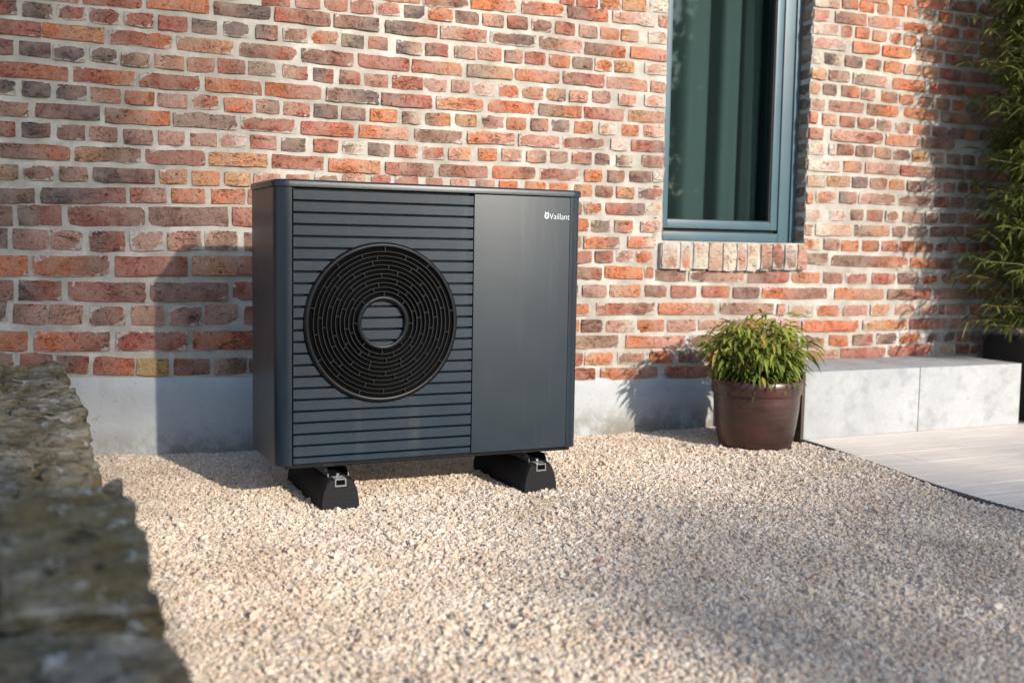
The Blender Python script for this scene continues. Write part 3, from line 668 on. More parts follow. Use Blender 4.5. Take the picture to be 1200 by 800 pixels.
m.box(gx0 + .004, gx1 - .007, FY + .0125, FY + .05, gz0, gz0 + .005); m.box(SL - .004, SR + .002, FY + .03, FY + .075, WB + .046, SB - .0005)
m.box(SR - 0.0055, SR - 0.0005, FY + .02, FY + .075, SB, ST)
m.build('gasket', M['gasket'], win, base=(3.2, FY, SB))
m = MB(); m.box(gx0 + .001, gx1 - .001, FY + .034, FY + .040, gz0 + .001, gz1 - .001)
m.build('pane', M['glass'], win, base=(3.2, FY, SB))
# curtain hanging in folds behind the pane
v = []; f = []
cx = np.linspace(2.60, 3.90, 170)
for k, z in enumerate(np.linspace(0.62, 2.36, 12)):
    for x in cx:
        ph = x * 36 + 1.9 * math.sin(x * 7.1) + 0.15 * math.sin(z * 2)
        v.append((x + 0.02 * math.sin(ph * 1.0 + 1), WY + 0.25 + 0.045 * math.sin(ph) + 0.012 * math.sin(2.3 * ph + 1), z))
n = len(cx)
for j in range(11):
    f += [(j * n + i, j * n + i + 1, (j + 1) * n + i + 1, (j + 1) * n + i) for i in range(n - 1)]
m = MB(); m.add(v, f); o = m.build('curtain', M['curtain'], None, 80, (3.25, WY + 0.25, 0.62))
o.modifiers.new('thickness', 'SOLIDIFY').thickness = 0.003
tag(o, 'grey green curtain hanging in soft folds behind the window pane', 'curtain')

# ------------------------------------------------------------------ heat pump
X0, X1, Y0, Y1, Z0, Z1 = 0.797, 1.903, 3.515, 3.885, 0.131, 1.058
hp = thing('heat_pump', ((X0 + X1) / 2, (Y0 + Y1) / 2, 0), 'dark grey outdoor heat pump unit with round fan grille on rubber feet', 'heat pump')
ZL = Z1 - 0.024
def arc(cx, cy, r, a0, a1, n=9):
    return [(cx + r * math.cos(math.radians(a0 + (a1 - a0) * i / (n - 1))), cy + r * math.sin(math.radians(a0 + (a1 - a0) * i / (n - 1)))) for i in range(n)]
m = MB(); m.box(X0 + .02, X1 - .02, Y0 + .03, Y1 - .005, Z0 + .004, ZL); m.build('casing', M['case'], hp)
R_ = 0.044
m = MB(); m.prism([(X0, Y0 + R_ + .0015), (X0 + .019, Y0 + R_ + .0015), (X0 + .019, Y1), (X0, Y1)], Z0 + .002, ZL - .0005); m.build('side_panel', M['case'], hp)
m = MB(); m.prism([(X1 - .019, Y0 + R_ + .0015), (X1, Y0 + R_ + .0015), (X1, Y1), (X1 - .019, Y1)], Z0 + .002, ZL - .0005); m.build('side_panel', M['case'], hp)
m = MB(); m.prism(arc(X0 + R_, Y0 + R_, R_, 180, 270) + [(X0 + R_ + .007, Y0), (X0 + R_ + .007, Y0 + .029), (X0 + .019, Y0 + .029), (X0 + .019, Y0 + R_)], Z0, ZL - .0005); m.build('corner_post', M['case'], hp, 25)
m = MB(); m.prism(arc(X1 - R_, Y0 + R_, R_, 270, 360) + [(X1 - .019, Y0 + R_), (X1 - .019, Y0 + .029), (X1 - R_ - .007, Y0 + .029), (X1 - R_ - .007, Y0)][0:4], Z0, ZL - .0005); m.build('corner_post', M['case'], hp, 25)
# lid with rolled edge
def rrect(x0, x1, y0, y1, r, n=7):
    return arc(x1 - r, y1 - r * .4, r * .4, 0, 90, n)[0:0] + arc(x0 + r, y0 + r, r, 180, 270, n) + arc(x1 - r, y0 + r, r, 270, 360, n) + arc(x1 - .012, y1 - .012, .012, 0, 90, n) + arc(x0 + .012, y1 - .012, .012, 90, 180, n)
v = []; f = []; prof = [(0.004, ZL), (0.0, ZL + .001), (0.0, Z1 - .008), (0.0015, Z1 - .004), (0.004, Z1 - .0012), (0.009, Z1), (0.03, Z1 + .0005)]
for d, z in prof:
    v += [(a, b, z) for a, b in rrect(X0 - .006 + d, X1 + .006 - d, Y0 - .007 + d, Y1 + .006 - d, max(0.006, 0.050 - d))]
n = len(v) // len(prof)
f = [(k * n + i, k * n + (i + 1) % n, (k + 1) * n + (i + 1) % n, (k + 1) * n + i) for k in range(len(prof) - 1) for i in range(n)]
f += [tuple(range((len(prof) - 1) * n, len(prof) * n)), tuple(range(n))[::-1]]
m = MB(); m.add(v, f); lid = m.build('lid', M['case'], hp, 40)
m = MB(); m.tube([(X0 - .0075, 3.80, ZL + .012), (X0 - .004, 3.80, ZL + .012)], .004, 10); m.build('screw', M['chrome'], lid)
m = MB(); m.box(X0 + .03, X1 - .03, Y0 + .012, Y1 - .01, Z0 - .012, Z0 + .0035, .002); m.build('base_pan', M['black'], hp)
# louvre slats
XS0, XS1 = X0 + R_ + .012, 1.477
top = ZL - .008; pitch = 0.0379
for i in range(24):
    zt = top - i * pitch; zb = max(zt - pitch + .0055, Z0 + .004)
    if zt - zb < .006: continue
    m = MB()
    loop = [(Y0 + .0035, zt), (Y0 + .0015, zt - .0015), (Y0 + .0020, zb + .002), (Y0 + .0035, zb), (Y0 + .028, zb), (Y0 + .028, zt)]
    m.prism(loop, XS0, XS1, 'x'); o = m.build('slat', M['slat'], hp, None, (XS0, Y0, zb)); fix_normals(o)
m = MB(); m.box(XS1 + .003, X1 - R_ - .0085, Y0 - .0005, Y0 + .028, Z0 + .003, ZL - .003, .002); panel = m.build('front_panel', M['panel'], hp, 30)
# fan grille: rim, hub ring, concentric rings with short webs
GX, GZ, GR, HR = 1.152, 0.595, 0.266, 0.0755
m = MB(); m.ring(GX, GZ, Y0 - .0005, Y0 + .0005, HR + .002, GR - .003, 128); gb = fix_normals(m.build('grille', M['hollow_dark'], hp, None, (GX, Y0, GZ)))  # black disc in place of the shaded depth of the fan opening
def ringpart(name, y0, y1, r0, r1, mat, sm=30):
    m = MB(); m.ring(GX, GZ, y0, y1, r0, r1, 112); o = m.build(name, mat, gb, sm, (GX, Y0, GZ)); return fix_normals(o)
v = []; f = []; pr = [(GR + .002, Y0 + .001), (GR, Y0 - .006), (GR - .004, Y0 - .0095), (GR - .010, Y0 - .0105), (GR - .014, Y0 - .009), (GR - .0145, Y0)]
for k in range(128):
    a = 2 * math.pi * k / 128
    v += [(GX + r * math.cos(a), yy, GZ + r * math.sin(a)) for r, yy in pr]
n = len(pr); f = [(k * n + i, k * n + i + 1, ((k + 1) % 128) * n + i + 1, ((k + 1) % 128) * n + i) for k in range(128) for i in range(n - 1)]
m = MB(); m.add(v, f); fix_normals(m.build('rim', M['black'], gb, 40, (GX, Y0, GZ)))
v = []; pr = [(HR, Y0 + .001), (HR, Y0 - .012), (HR + .004, Y0 - .0145), (HR + .010, Y0 - .0145), (HR + .014, Y0 - .012), (HR + .014, Y0)]
for k in range(128):
    a = 2 * math.pi * k / 128
    v += [(GX + r * math.cos(a), yy, GZ + r * math.sin(a)) for r, yy in pr]
m = MB(); m.add(v, f); fix_normals(m.build('hub_ring', M['black'], gb, 40, (GX, Y0, GZ)))
NR = 10; r_in = HR + .014; r_out = GR - .0145; gap = (r_out - r_in) / (NR + 1)
for k in range(NR):
    r = r_in + gap * (k + 1); ringpart('ring', Y0 - .0115 + .0002 * k, Y0 - .0008, r - .0006, r + .0006, M['ring'])
m = MB(); offs = [0, 18, 7, 27, 12, 33, 4, 22, 15, 30, 9]
for k in range(NR + 1):
    ra = r_in + gap * k + (0.0012 if k else 0); rb = r_in + gap * (k + 1) - (0.0012 if k < NR else 0)
    nn = 8 if k < 4 else 9
    for q in range(nn):
        a = math.radians(offs[k] + 360 / nn * q + rng.uniform(-2, 2)); d = Vector((math.cos(a), 0, math.sin(a))); s = Vector((-math.sin(a), 0, math.cos(a))) * .0007
        p0 = Vector((GX, 0, GZ)) + d * ra; p1 = Vector((GX, 0, GZ)) + d * rb
        vs = []
        for yy in (Y0 - .0105, Y0 - .002):
            for p in (p0 - s, p0 + s, p1 + s, p1 - s): vs.append((p.x, yy, p.z))
        m.add(vs, [(0, 1, 2, 3), (4, 7, 6, 5), (0, 4, 5, 1), (1, 5, 6, 2), (2, 6, 7, 3), (3, 7, 4, 0)])
tag(fix_normals(m.build('web', M['ring'], gb, None, (GX, Y0, GZ))), kind='stuff')
# white lettering and round emblem on the front panel
def P_front(px): return px
cu = bpy.data.curves.new('lettering', 'FONT'); cu.body = 'Vaillant'; cu.size = 0.036; cu.extrude = 0.0004; cu.offset = -0.0005; cu.space_character = 1.0
to = bpy.data.objects.new('lettering_source', cu); COL.objects.link(to)
dg = bpy.context.evaluated_depsgraph_get(); me = bpy.data.meshes.new_from_object(to.evaluated_get(dg))
bpy.data.objects.remove(to)
LX0, LX1, LZ0 = 1.768, 1.848, 0.9535
co = np.empty(len(me.vertices) * 3); me.vertices.foreach_get('co', co); co = co.reshape(-1, 3)
w_ = co[:, 0].max() - co[:, 0].min(); sc = (LX1 - LX0) / w_
vv = [(LX0 + (c[0] - co[:, 0].min()) * sc, Y0 - .0011 - c[2], LZ0 + c[1] * sc * 1.12) for c in co]
m = MB(); m.add(vv, [tuple(p.vertices) for p in me.polygons]); m.build('lettering', M['white'], panel)
m = MB(); ex, ez = 1.757, 0.9650
seg = 24
for (ra, rb, za) in ((0.0088, 0.0056, 1.15),):
    v = []
    for k in range(seg):
        a = 2 * math.pi * k / seg
        v += [(ex + ra * math.cos(a), Y0 - .0013, ez + ra * za * math.sin(a)), (ex + rb * math.cos(a), Y0 - .0013, ez + rb * za * math.sin(a) + .001)]
    m.add(v, [(2 * k, 2 * ((k + 1) % seg), 2 * ((k + 1) % seg) + 1, 2 * k + 1) for k in range(seg)])
for s in (-1, 1):
    m.add([(ex + s * .0018, Y0 - .0014, ez + .0088), (ex + s * .0058, Y0 - .0014, ez + .0076), (ex + s * .0072, Y0 - .0014, ez + .0165)], [(0, 1, 2)])
m.add([(ex - .0018, Y0 - .0015, ez + .001), (ex, Y0 - .0015, ez - .002), (ex + .0018, Y0 - .0015, ez + .001), (ex, Y0 - .0015, ez + .0035)], [(0, 1, 2, 3)])
m.build('emblem', M['white'], panel)
# rubber feet with channel rail, bracket and bolt
for fx in (0.992, 1.722):
    m = MB()
    prof = [(-.068, -.02), (-.067, .014), (-.061, .048), (-.049, .078), (-.040, .091), (.040, .091), (.049, .078), (.061, .048), (.067, .014), (.068, -.02)]
    loop = [(fx + a, b) for a, b in prof]
    v = []; ys = [(3.452, .90), (3.458, .97), (3.468, 1.0), (3.60, 1.0), (3.90, 1.0), (3.91, .97)]
    for yy, k in ys: v += [(fx + a * k, yy, b * (1 if k == 1 else .975 if k > .95 else .94)) for a, b in prof]
    n = len(prof); f = [(q * n + i, q * n + (i + 1) % n, (q + 1) * n + (i + 1) % n, (q + 1) * n + i) for q in range(len(ys) - 1) for i in range(n)]
    f += [tuple(range(n))[::-1], tuple(range((len(ys) - 1) * n, len(ys) * n))]
    m.add(v, f); foot = fix_normals(m.build('rubber_foot', M['rubber'], hp, 35, (fx, 3.6, 0)))
    m = MB(); a, b, c_, d = fx - .019, fx + .019, .066, .0925
    for bx in ((a, b, c_, c_ + .005), (a, a + .004, c_ + .005, d - .004), (b - .004, b, c_ + .005, d - .004), (a, b, d - .004, d)):
        m.box(bx[0], bx[1], 3.4485, 3.89, bx[2], bx[3])
    m.build('rail', M['chrome'], foot)
    m = MB(); m.box(fx - .0145, fx + .0145, 3.4515, 3.60, .0715, .088); m.build('rail_shade', M['hollow_dark'], foot)  # black block in place of the shade inside the rail
    m = MB()
    m.box(fx - .034, fx + .034, 3.475, 3.87, .0935, .0965)
    for s in (-1, 1):
        xx = fx + s * .034
        m.prism([(3.475, .0935), (3.87, .0935), (3.87, Z0 - .0125), (3.520, Z0 - .0125), (3.500, .122), (3.480, .105)], xx - .0015, xx + .0015, 'x')
    fix_normals(m.build('bracket', M['bracket'], foot))
    for s in (-1, 1):
        m = MB(); m.tube([(fx + s * .038, 3.505, .111), (fx + s * .0355, 3.505, .111)], .0035, 10); m.build('bolt', M['chrome'], foot)
    m = MB(); m.tube([(fx, 3.485, .0966), (fx, 3.485, .104)], .0075, 6); m.build('bolt', M['chrome'], foot, 30)

# ------------------------------------------------------------------ concrete bench
bench = thing('concrete_bench', (3.97, 4.16, 0), 'low pale concrete bench against the brick wall, made of two blocks', 'bench')
for a, b in ((3.285, 3.972), (3.976, 4.650)):
    m = MB(); m.box(a, b, 3.93, 4.386, 0.0045, 0.312, .004); m.build('block', M['bench'], bench, 40, ((a + b) / 2, 4.16, 0))
m = MB(); m.box(3.266, 3.2835, 3.925, 4.385, 0.0, 0.306, .002); m.build('shaded_end', M['end_shade'], bench)  # dark sheet coloured to stand for shade on the bench's left end

# ------------------------------------------------------------------ glazed pot and its plant
PX, PY = 3.025, 3.94
m = MB()
prof = [(0.0, 0.0), (.150, 0.0), (.160, .004), (.167, .03), (.178, .10), (.185, .16), (.188, .215), (.189, .228), (.194, .231), (.196, .236), (.1975, .27), (.197, .288), (.194, .294), (.190, .295), (.182, .290), (.178, .26), (.175, .24), (0, .24)]
m.lathe(prof, (PX, PY), 64); pot = m.build('plant_pot', M['glaze'], None, 40, (PX, PY, 0))
v_ = pot.data.vertices
for q in v_:
    a = math.atan2(q.co.y, q.co.x); q.co.x *= 1 + .008 * math.sin(a * 2 + q.co.z * 9); q.co.y *= 1 + .008 * math.sin(a * 3 + 1); q.co.z += .003 * math.sin(a + .6) * (q.co.z / .29)
tag(fix_normals(pot), 'round dark brown glazed pot standing on the gravel beside the bench', 'plant pot')
m = MB(); m.lathe([(0, .262), (.09, .268), (.174, .258)], (PX, PY), 32); m.build('soil', M['soil'], pot, 60)

def leaf_mesh(P, D, U, Ln, Wd, droop, cols, name, mat, parent, base=None):
    """many blades at once: root P, direction D, up U, length, width, droop; each 2 long folded segments"""
    n = len(P); S = np.cross(D, U); S /= np.linalg.norm(S, axis=1)[:, None] + 1e-9; N = np.cross(S, D)
    L = Ln[:, None]; W = Wd[:, None]; dz = np.zeros((n, 3)); dz[:, 2] = -1
    dr = droop[:, None]
    c1 = P + D * L * .38 + dz * dr * L * .10; tip = P + D * L + dz * dr * L * .62; c2 = P + D * L * .72 + dz * dr * L * .32
    fold = N * W * .22
    V = np.stack([P, c1 - S * W * .5 + fold, c1, c1 + S * W * .5 + fold, c2 - S * W * .36 + fold * .8, c2, c2 + S * W * .36 + fold * .8, tip], 1).reshape(-1, 3)
    T = np.array([(0, 1, 2), (0, 2, 3), (1, 4, 5), (1, 5, 2), (2, 5, 6), (2, 6, 3), (4, 7, 5), (5, 7, 6)])
    F = (T[None] + (np.arange(n) * 8)[:, None, None]).reshape(-1, 3)
    me = bpy.data.meshes.new(name)
    b = np.array(base if base is not None else (0, 0, 0)); 
    me.vertices.add(len(V)); me.vertices.foreach_set('co', (V - b).ravel())
    me.loops.add(len(F) * 3); me.loops.foreach_set('vertex_index', F.ravel())
    me.polygons.add(len(F)); me.polygons.foreach_set('loop_start', np.arange(len(F)) * 3); me.polygons.foreach_set('loop_total', np.full(len(F), 3))
    me.polygons.foreach_set('use_smooth', np.ones(len(F), bool))
    me.update(); me.validate()
    a = me.attributes.new('tint', 'FLOAT_COLOR', 'POINT')
    cc = np.repeat(np.concatenate([cols, np.ones((n, 1))], 1), 8, 0); a.data.foreach_set('color', cc.ravel())
    me.materials.append(mat)
    o = bpy.data.objects.new(name, me); link(o, parent)
    pl = np.array(PARLOC.get(parent.name, (0, 0, 0))) if parent else np.zeros(3)
    o.location = tuple(b - pl); PARLOC[o.name] = tuple(b)
    return o
def unit(a): return a / (np.linalg.norm(a, axis=1)[:, None] + 1e-9)

plant = thing('bamboo_grass', (PX, PY, .262), 'bushy bright green dwarf bamboo drooping over the rim of the brown pot', 'plant')
stems = MB(); Ps = []; Ds = []; age = []
for k in range(95):
    a = rng.uniform(0, 2 * math.pi); sp = math.sqrt(rng.uniform(0, 1)); r0 = .14 * sp
    p = Vector((PX + r0 * math.cos(a), PY + r0 * math.sin(a), .26)); out = Vector((math.cos(a), math.sin(a), 0))
    hgt = rng.uniform(.29, .41) * (1 - .38 * sp); reach = rng.uniform(.03, .12) * sp + .01
    pts = [p + out * reach * (t * t) + Vector((0, 0, hgt * (t - .18 * t * t * sp))) for t in (0, .33, .66, 1)]
    stems.tube(pts, [.0022, .002, .0016, .001], 5)
    for q in range(27):
        t = rng.uniform(.12, 1.0); b0 = p + out * reach * t * t + Vector((0, 0, hgt * (t - .18 * t * t * sp)))
        aa = a + rng.gauss(0, 1.1 + 1.2 * (1 - sp)); up = rng.uniform(-.45, .55)
        d = Vector((math.cos(aa), math.sin(aa), up)).normalized()
        b0 = b0 + d * rng.uniform(0, .05)
        Ps.append(b0); Ds.append(d); age.append(b0.z)
P = np.array(Ps); Dd = unit(np.array(Ds)); n = len(P)
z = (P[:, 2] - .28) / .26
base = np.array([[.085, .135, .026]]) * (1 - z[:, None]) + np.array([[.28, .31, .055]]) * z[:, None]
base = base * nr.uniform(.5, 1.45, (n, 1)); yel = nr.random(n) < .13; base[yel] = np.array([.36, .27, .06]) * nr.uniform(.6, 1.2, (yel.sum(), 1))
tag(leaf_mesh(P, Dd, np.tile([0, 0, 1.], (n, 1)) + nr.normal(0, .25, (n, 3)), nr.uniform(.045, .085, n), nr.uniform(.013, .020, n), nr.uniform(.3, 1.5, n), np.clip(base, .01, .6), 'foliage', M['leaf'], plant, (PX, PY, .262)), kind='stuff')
stems.build('stem', M['culm'], plant, 60, (PX, PY, .262))

# ------------------------------------------------------------------ tall bamboo in black planter at the end of the bench
BX, BY = 4.89, 4.02
m = MB()
m.prism([(4.82, 3.86), (5.32, 3.86), (5.32, 4.33), (4.82, 4.33)], 0.004, 0.415)
m.box(4.815, 5.325, 3.855, 3.88, .385, .425, .004); m.box(4.815, 5.325, 4.31, 4.335, .385, .425, .004); m.box(4.815, 4.84, 3.8805, 4.3095, .386, .4245, .004); m.box(5.30, 5.325, 3.8805, 4.3095, .386, .4245, .004)
pl = m.build('planter_box', M['planter'], None, 30, (BX, 4.09, 0)); tag(pl, 'black planter box beside the right end of the concrete bench', 'planter')
bam = thing('bamboo_plant', (BX, BY, .415), 'tall dark leafy bamboo against the brick wall at the right edge', 'bamboo')
Ps = []; Ds = []; Us = []; br = MB()
ncul = 22
for k in range(ncul):
    x0 = BX + rng.uniform(-.11, .32); y0 = BY + rng.uniform(-.17, .17); hgt = rng.uniform(1.7, 2.6); lean = Vector((rng.gauss(-.06, .12), rng.gauss(-.05, .12), 0))
    pts = [Vector((x0, y0, .40)) + lean * (t * t) * 1.2 + Vector((0, 0, hgt * t)) for t in np.linspace(0, 1, 9)]
    m = MB(); m.tube(pts, [.008 * (1 - .75 * t) for t in np.linspace(0, 1, 9)], 7); m.build('culm', M['culm'], bam, 60, (x0, y0, .40))
    for q in range(80):
        t = rng.uniform(.03, 1.0)
        c = Vector((x0, y0, .40)) + lean * (t * t) * 1.2 + Vector((0, 0, hgt * t))
        a = rng.uniform(0, 2 * math.pi); ln = rng.uniform(.12, .42) * (1.15 - .45 * t)
        d = Vector((math.cos(a), math.sin(a), rng.uniform(.1, .8))).normalized()
        pp = [c, c + d * ln * .5, c + d * ln + Vector((0, 0, -.10 * ln))]
        br.tube(pp, [.0016, .0012, .0008], 4)
        for w in range(18):
            s = rng.uniform(.2, 1.05); b0 = c + d * ln * s + Vector((0, 0, -.10 * ln * s * s))
            aa = a + rng.gauss(0, 1.0)
            Ps.append(b0); Ds.append((math.cos(aa), math.sin(aa), rng.uniform(-.7, .35)))
P = np.array(Ps); keep = P[:, 1] < WY - .03; P = P[keep]; Dd = unit(np.array(Ds)[keep]); n = len(P)
tipy = P[:, 1] + Dd[:, 1] * .1; Dd[tipy > WY - .03, 1] *= -1
cb = np.array([[.125, .15, .038]]) * nr.uniform(.5, 1.6, (n, 1)); yy = nr.random(n) < .07; cb[yy] = np.array([.16, .15, .04]) * nr.uniform(.6, 1.1, (yy.sum(), 1))
tag(leaf_mesh(P, Dd, np.tile([0, 0, 1.], (n, 1)) + nr.normal(0, .3, (n, 3)), nr.uniform(.05, .10, n), nr.uniform(.009, .014, n), nr.uniform(.1, .9, n), cb, 'foliage', M['bleaf'], bam, (BX, BY, .415)), kind='stuff')
tag(br.build('twig', M['culm'], bam, 60, (BX, BY, .415)), kind='stuff')

# ------------------------------------------------------------------ low wall of rough natural stone in the foreground
sw = thing('stone_wall', (0, 2.4, 0), 'low dry wall of rough weathered grey stones in the blurred left foreground', 'stone wall')
def rock(x0, x1, y0, y1, z0, z1, seed):
    bm = bmesh.new(); bmesh.ops.create_cube(bm, size=2); bmesh.ops.subdivide_edges(bm, edges=bm.edges[:], cuts=13, use_grid_fill=True)
    c = Vector(((x0 + x1) / 2, (y0 + y1) / 2, (z0 + z1) / 2)); hx, hy, hz = (x1 - x0) / 2, (y1 - y0) / 2, (z1 - z0) / 2
    so = Vector((seed * 3.7, seed * 1.9, seed * 5.3)); rr = random.Random(seed); sl = Vector((rr.gauss(0, .09), rr.gauss(0, .14), 0))
    for w in bm.verts:
        p = w.co.copy(); q = p.normalized() * 1.32; p = p.lerp(q, .18)
        p = Vector((p.x * hx, p.y * hy, p.z * hz))
        wp = c + p
        n = noise.fractal(Vector((wp.x * 9, wp.y * 9, wp.z * 26)) + so, .75, 2.2, 6) * .023
        st = noise.noise(Vector((wp.x * 2, wp.y * 2, wp.z * 60)) + so) * .016
        d = Vector((w.co.x, w.co.y, 0)); d = d.normalized() if d.length > .3 else Vector((0, 0, 0))
        p += d * (n + st) + Vector((0, 0, 1 if w.co.z > 0 else -.3)) * (noise.fractal(Vector((wp.x * 9, wp.y * 20, 0)) + so, .7, 2.3, 6) * .030 if abs(w.co.z) > .8 else 0)
        p.z += (p.x * sl.x + p.y * sl.y)
        w.co = p
    bmesh.ops.recalc_face_normals(bm, faces=bm.faces)
    bm.verts.index_update()
    o = mesh_obj('stone', [tuple(w.co + c) for w in bm.verts], [[w.index for w in f.verts] for f in bm.faces], M['stone'], sw, 50, c); bm.free()
rs = random.Random(5)
k = 0
for lay, (za, zb) in enumerate(((-.03, .13), (.115, .24), (.225, .35))):
    y = 0.35 + .07 * lay
    while y < 4.33:
        ln = rs.uniform(.16, .36) if lay < 2 else rs.uniform(.14, .30)
        y1 = min(y + ln, 4.37); dx = rs.uniform(-.02, .02)
        top = zb + (rs.uniform(-.05, .045) if lay == 2 else rs.uniform(0, .012))
        wd = .196 + .012 * (2 - lay)
        if lay == 2 and rs.random() < .55:
            mid = rs.uniform(-.08, .05)
            rock(-.28, mid - .004, y, y1 - .02, za, top + rs.uniform(-.02, .02), k + 200); rock(mid + .004, wd + dx, y, y1 - .02, za, top, k)
        else: rock(-.28, wd + dx, y, y1 - .02, za, top, k)
        k += 1; y = y1 + .002
        if y1 > 4.3: break

# ------------------------------------------------------------------ gravel (too many stones to count): points with an instanced chip
def gz(x, y): return .012 * noise.noise(Vector((x * 1.6, y * 1.6, 3))) + .006 * noise.noise(Vector((x * 5, y * 5, 8))) + .045 * max(0, 1 - (x - .2) / 1.6) * max(0, (y - 3.9) / .5) - .010 + .007 * max(0, 1 - abs(edge_x(y) - x) / .12)
pts = []
def inview(x, y):
    if y > 4.42 or x > edge_x(y) - .006 or x < .10: return False
    if x > 2.1 + (y - 1.5) * 1.25: return False
    for fx in (.992, 1.722):
        if abs(x - fx) < .068 and 3.45 < y < 3.91: return False
    if (x - PX) ** 2 + (y - PY) ** 2 < .155 ** 2: return False
    if x > 3.255 and y > 3.91: return False
    return True
step = .0068
gx_, gy_ = np.meshgrid(np.arange(.10, 3.30, step), np.arange(1.15, 4.42, step))
allp = np.stack([gx_.ravel(), gy_.ravel()], 1)
pos = []; lay = []
for L_ in range(2):
    jp = allp + nr.uniform(-step * .55, step * .55, allp.shape) + L_ * step * .5
    for x, y in jp:
        if inview(x, y):
            pos.append((x, y, gz(x, y) + (-.0034 if L_ == 0 else .0020))); lay.append(L_)
pos = np.array(pos); lay = np.array(lay); keep = (lay == 0) | (nr.random(len(pos)) < .72); pos = pos[keep]; lay = lay[keep]
n = len(pos); pos[:, 2] += nr.normal(0, .0016, n)
me = bpy.data.meshes.new('gravel'); me.vertices.add(n); me.vertices.foreach_set('co', pos.ravel())
sc = np.exp(nr.normal(0, .34, (n, 1))) * .0045; scl = sc * nr.uniform(.72, 1.3, (n, 3))
a = me.attributes.new('scl', 'FLOAT_VECTOR', 'POINT'); a.data.foreach_set('vector', scl.ravel())
a = me.attributes.new('rot', 'FLOAT_VECTOR', 'POINT'); a.data.foreach_set('vector', nr.uniform(0, 6.283, (n, 3)).ravel())
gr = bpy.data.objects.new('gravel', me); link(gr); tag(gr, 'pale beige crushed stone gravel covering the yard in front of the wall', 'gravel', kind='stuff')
ng = bpy.data.node_groups.new('gravel_chips', 'GeometryNodeTree')
ng.interface.new_socket('Geometry', in_out='INPUT', socket_type='NodeSocketGeometry'); ng.interface.new_socket('Geometry', in_out='OUTPUT', socket_type='NodeSocketGeometry')
N = ng.nodes; gi = N.new('NodeGroupInput'); go = N.new('NodeGroupOutput'); LK = ng.links.new
join = N.new('GeometryNodeJoinGeometry')
for k in range(6):
    ico = N.new('GeometryNodeMeshIcoSphere'); ico.inputs['Radius'].default_value = 1; ico.inputs['Subdivisions'].default_value = 2
    spn = N.new('GeometryNodeSetPosition'); nz = N.new('ShaderNodeTexNoise'); nz.inputs['Scale'].default_value = .95; nz.inputs['Detail'].default_value = 1.5
    pn = N.new('GeometryNodeInputPosition'); ad = N.new('ShaderNodeVectorMath'); ad.operation = 'ADD'; ad.inputs[1].default_value = (k * 7.3, k * 3.1, k * 5.7)
    LK(pn.outputs[0], ad.inputs[0]); LK(ad.outputs[0], nz.inputs['Vector'])
    sb = N.new('ShaderNodeVectorMath'); sb.operation = 'SUBTRACT'; sb.inputs[1].default_value = (.5, .5, .5); LK(nz.outputs['Color'], sb.inputs[0])
    ml = N.new('ShaderNodeVectorMath'); ml.operation = 'SCALE'; ml.inputs['Scale'].default_value = 2.3; LK(sb.outputs[0], ml.inputs[0])
    LK(ico.outputs['Mesh'], spn.inputs['Geometry']); LK(ml.outputs[0], spn.inputs['Offset'])
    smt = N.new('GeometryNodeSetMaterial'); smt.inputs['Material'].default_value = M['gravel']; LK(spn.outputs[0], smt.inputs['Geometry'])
    ssm = N.new('GeometryNodeSetShadeSmooth'); ssm.inputs['Shade Smooth'].default_value = False; LK(smt.outputs[0], ssm.inputs['Geometry'])
    g2i = N.new('GeometryNodeGeometryToInstance'); LK(ssm.outputs[0], g2i.inputs[0]); LK(g2i.outputs[0], join.inputs[0])
iop = N.new('GeometryNodeInstanceOnPoints'); iop.inputs['Pick Instance'].default_value = True
ri = N.new('FunctionNodeRandomValue'); ri.data_type = 'INT'; ri.inputs[4].default_value = 0; ri.inputs[5].default_value = 5
na = N.new('GeometryNodeInputNamedAttribute'); na.data_type = 'FLOAT_VECTOR'; na.inputs[0].default_value = 'scl'
nb = N.new('GeometryNodeInputNamedAttribute'); nb.data_type = 'FLOAT_VECTOR'; nb.inputs[0].default_value = 'rot'
m2p = N.new('GeometryNodeMeshToPoints')
LK(gi.outputs[0], m2p.inputs[0]); LK(m2p.outputs[0], iop.inputs['Points']); LK(join.outputs[0], iop.inputs['Instance'])
LK(ri.outputs[2], iop.inputs['Instance Index']); LK(na.outputs[0], iop.inputs['Scale']); LK(nb.outputs[0], iop.inputs['Rotation'])
LK(iop.outputs[0], go.inputs[0])
gr.modifiers.new('chips', 'NODES').node_group = ng

# a little dry leaf litter blown onto the stones
n = 46; P = np.stack([nr.uniform(.4, 3.1, n), nr.uniform(1.9, 4.3, n), np.zeros(n)], 1); P = P[[inview(*p[:2]) for p in P]]; n = len(P)
P[:, 2] = [gz(x, y) + .009 for x, y in P[:, :2]]
D = nr.normal(0, 1, (n, 3)); D[:, 2] *= .15
tag(leaf_mesh(P, unit(D), np.tile([0, 0, 1.], (n, 1)) + nr.normal(0, .2, (n, 3)), nr.uniform(.012, .035, n), nr.uniform(.004, .012, n), nr.uniform(0, .1, n), np.array([[.22, .12, .045]]) * nr.uniform(.5, 1.4, (n, 1)), 'leaf_litter', M['leaf'], None), 'small dry brown leaf scraps scattered over the gravel', 'leaf litter', kind='stuff')

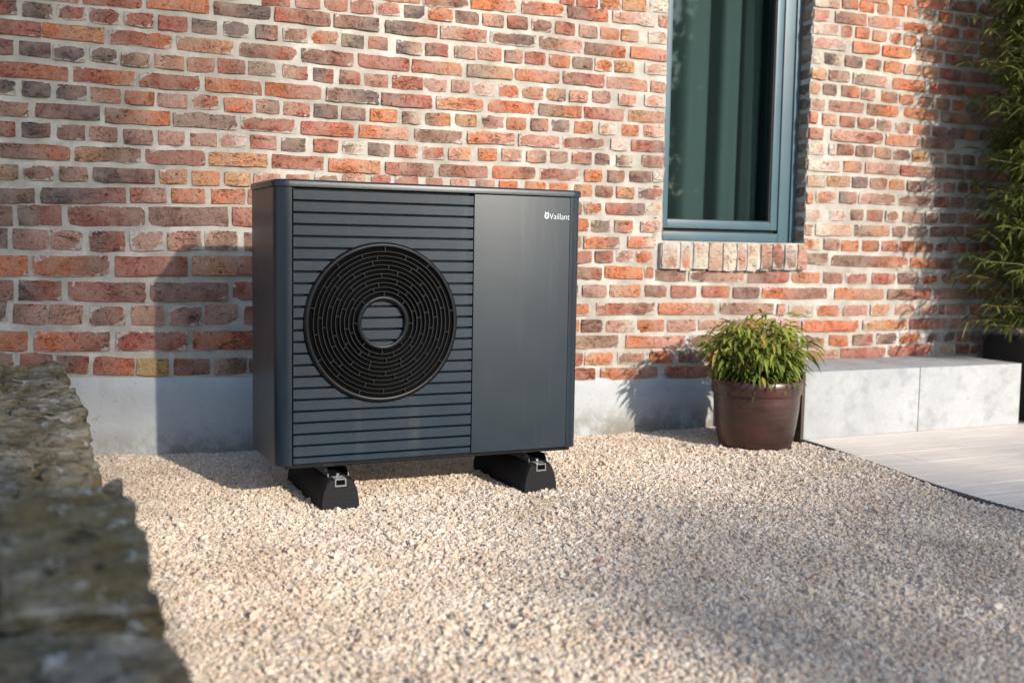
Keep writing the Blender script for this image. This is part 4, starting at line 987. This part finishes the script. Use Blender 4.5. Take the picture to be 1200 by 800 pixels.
# ------------------------------------------------------------------ garden trees behind the camera: they shade the foreground
def garden_tree(x, y, trunk_h, blobs, label, seed, leaf=(.07, .12), rt=.12):
    """blobs: (cx, cz, rx, rz, ry, leaves, spread) leaf clouds of the crown, reached by limbs"""
    r = np.random.default_rng(seed); rr = random.Random(seed)
    t = thing('garden_tree', (x, y, 0), label, 'tree', 'garden trees in front of the house')
    m = MB()
    m.tube([(x, y, -.02), (x + .05, y, trunk_h * .5), (x - .03, y + .04, trunk_h * .8), (x, y, trunk_h)], [rt, rt * .8, rt * .65, rt * .4], 9)
    Ps = []
    for cx, cz, rx, rz, ry, nl, sp in blobs:
        m.tube([(x, y, trunk_h * .75), ((x + cx) / 2, y, (trunk_h * .8 + cz) / 2 + .1), (cx, y, cz)], [rt * .4, rt * .25, rt * .08], 6)
        nc = max(8, nl // 60); cc = r.normal(0, 1, (nc, 3)); cc = unit(cc) * r.random((nc, 1)) ** sp
        cen = np.array([cx, y, cz]) + cc * np.array([rx, ry, rz])
        idx = r.integers(0, nc, nl); Ps.append(cen[idx] + r.normal(0, 1, (nl, 3)) * min(.22, rx * .25))
    m.build('trunk', M['bark'], t, 50, (x, y, 0))
    P = np.concatenate(Ps); n = len(P)
    D = unit(r.normal(0, 1, (n, 3)) + np.array([0, 0, -.3])); c = np.array([[.045, .075, .02]]) * r.uniform(.5, 1.5, (n, 1))
    tag(leaf_mesh(P, D, r.normal(0, 1, (n, 3)), r.uniform(*leaf, n), r.uniform(leaf[0] * .55, leaf[1] * .55, n), r.uniform(0, .5, n), c, 'crown', M['tleaf'], t, (x, y, 0)), kind='stuff')
garden_tree(5.0, -18, 9.0, [(6.95, 11.45, 1.0, .95, 1.2, 3000, .55), (7.15, 10.15, .8, .65, 1.0, 1900, .5), (5.9, 11.0, 1.2, 1.5, 1.2, 3600, .5)], 'tall garden tree out of frame that dims the left part of the wall', 3, rt=.2)
garden_tree(1.7, -6, 2.9, [(2.1, 3.75, .75, .62, .6, 3200, .4), (1.2, 3.6, .8, .7, .7, 2500, .4)], 'small garden tree out of frame that shades the stone wall', 4)
garden_tree(8.0, -14, 6.0, [(6.65, 6.82, .36, .42, .4, 330, .45), (7.2, 6.78, .5, .48, .5, 430, .45), (7.9, 6.88, .55, .45, .5, 520, .45), (8.6, 6.92, .6, .38, .5, 700, .45), (9.4, 6.9, .6, .36, .5, 900, .45)], 'spreading garden tree out of frame that dapples the gravel', 5)
garden_tree(11.2, -5.5, 2.0, [(10.6, 3.2, 1.2, 2.0, 1.2, 9000, .4), (12.0, 4.2, 1.6, 2.3, 1.4, 12000, .4), (10.9, 1.2, 1.3, 1.1, 1.2, 4000, .4), (12.8, 1.5, 1.4, 1.4, 1.2, 4000, .4)], 'dense garden tree added out of frame to be mirrored in the window pane', 6, (.13, .2), .18)  # unseen tree, added to keep bright sky out of the pane's reflection
# unseen clipped hedge, added for the casing to reflect
hd = thing('reflected_hedge', (2, -7.5, 0), 'long clipped green hedge along the far side of the lawn, added out of frame for reflections', 'hedge')
m = MB(); m.box(-9, 14, -7.9, -7.1, 0, 1.75, .1); m.build('hedge_core', M['bark'], hd, 40, (2, -7.5, 0))
n = 16000; P = np.stack([nr.uniform(-9.1, 14.1, n), -7.5 + nr.uniform(-.48, .48, n), nr.uniform(.02, 1.85, n)], 1)
front = nr.random(n) < .7; P[front, 1] = -7.08 + nr.normal(0, .05, front.sum())
tag(leaf_mesh(P, unit(nr.normal(0, 1, (n, 3))), nr.normal(0, 1, (n, 3)), nr.uniform(.08, .14, n), nr.uniform(.05, .08, n), nr.uniform(0, .4, n), np.array([[.04, .07, .018]]) * nr.uniform(.5, 1.5, (n, 1)), 'foliage', M['tleaf'], hd, (2, -7.5, 0)), kind='stuff')
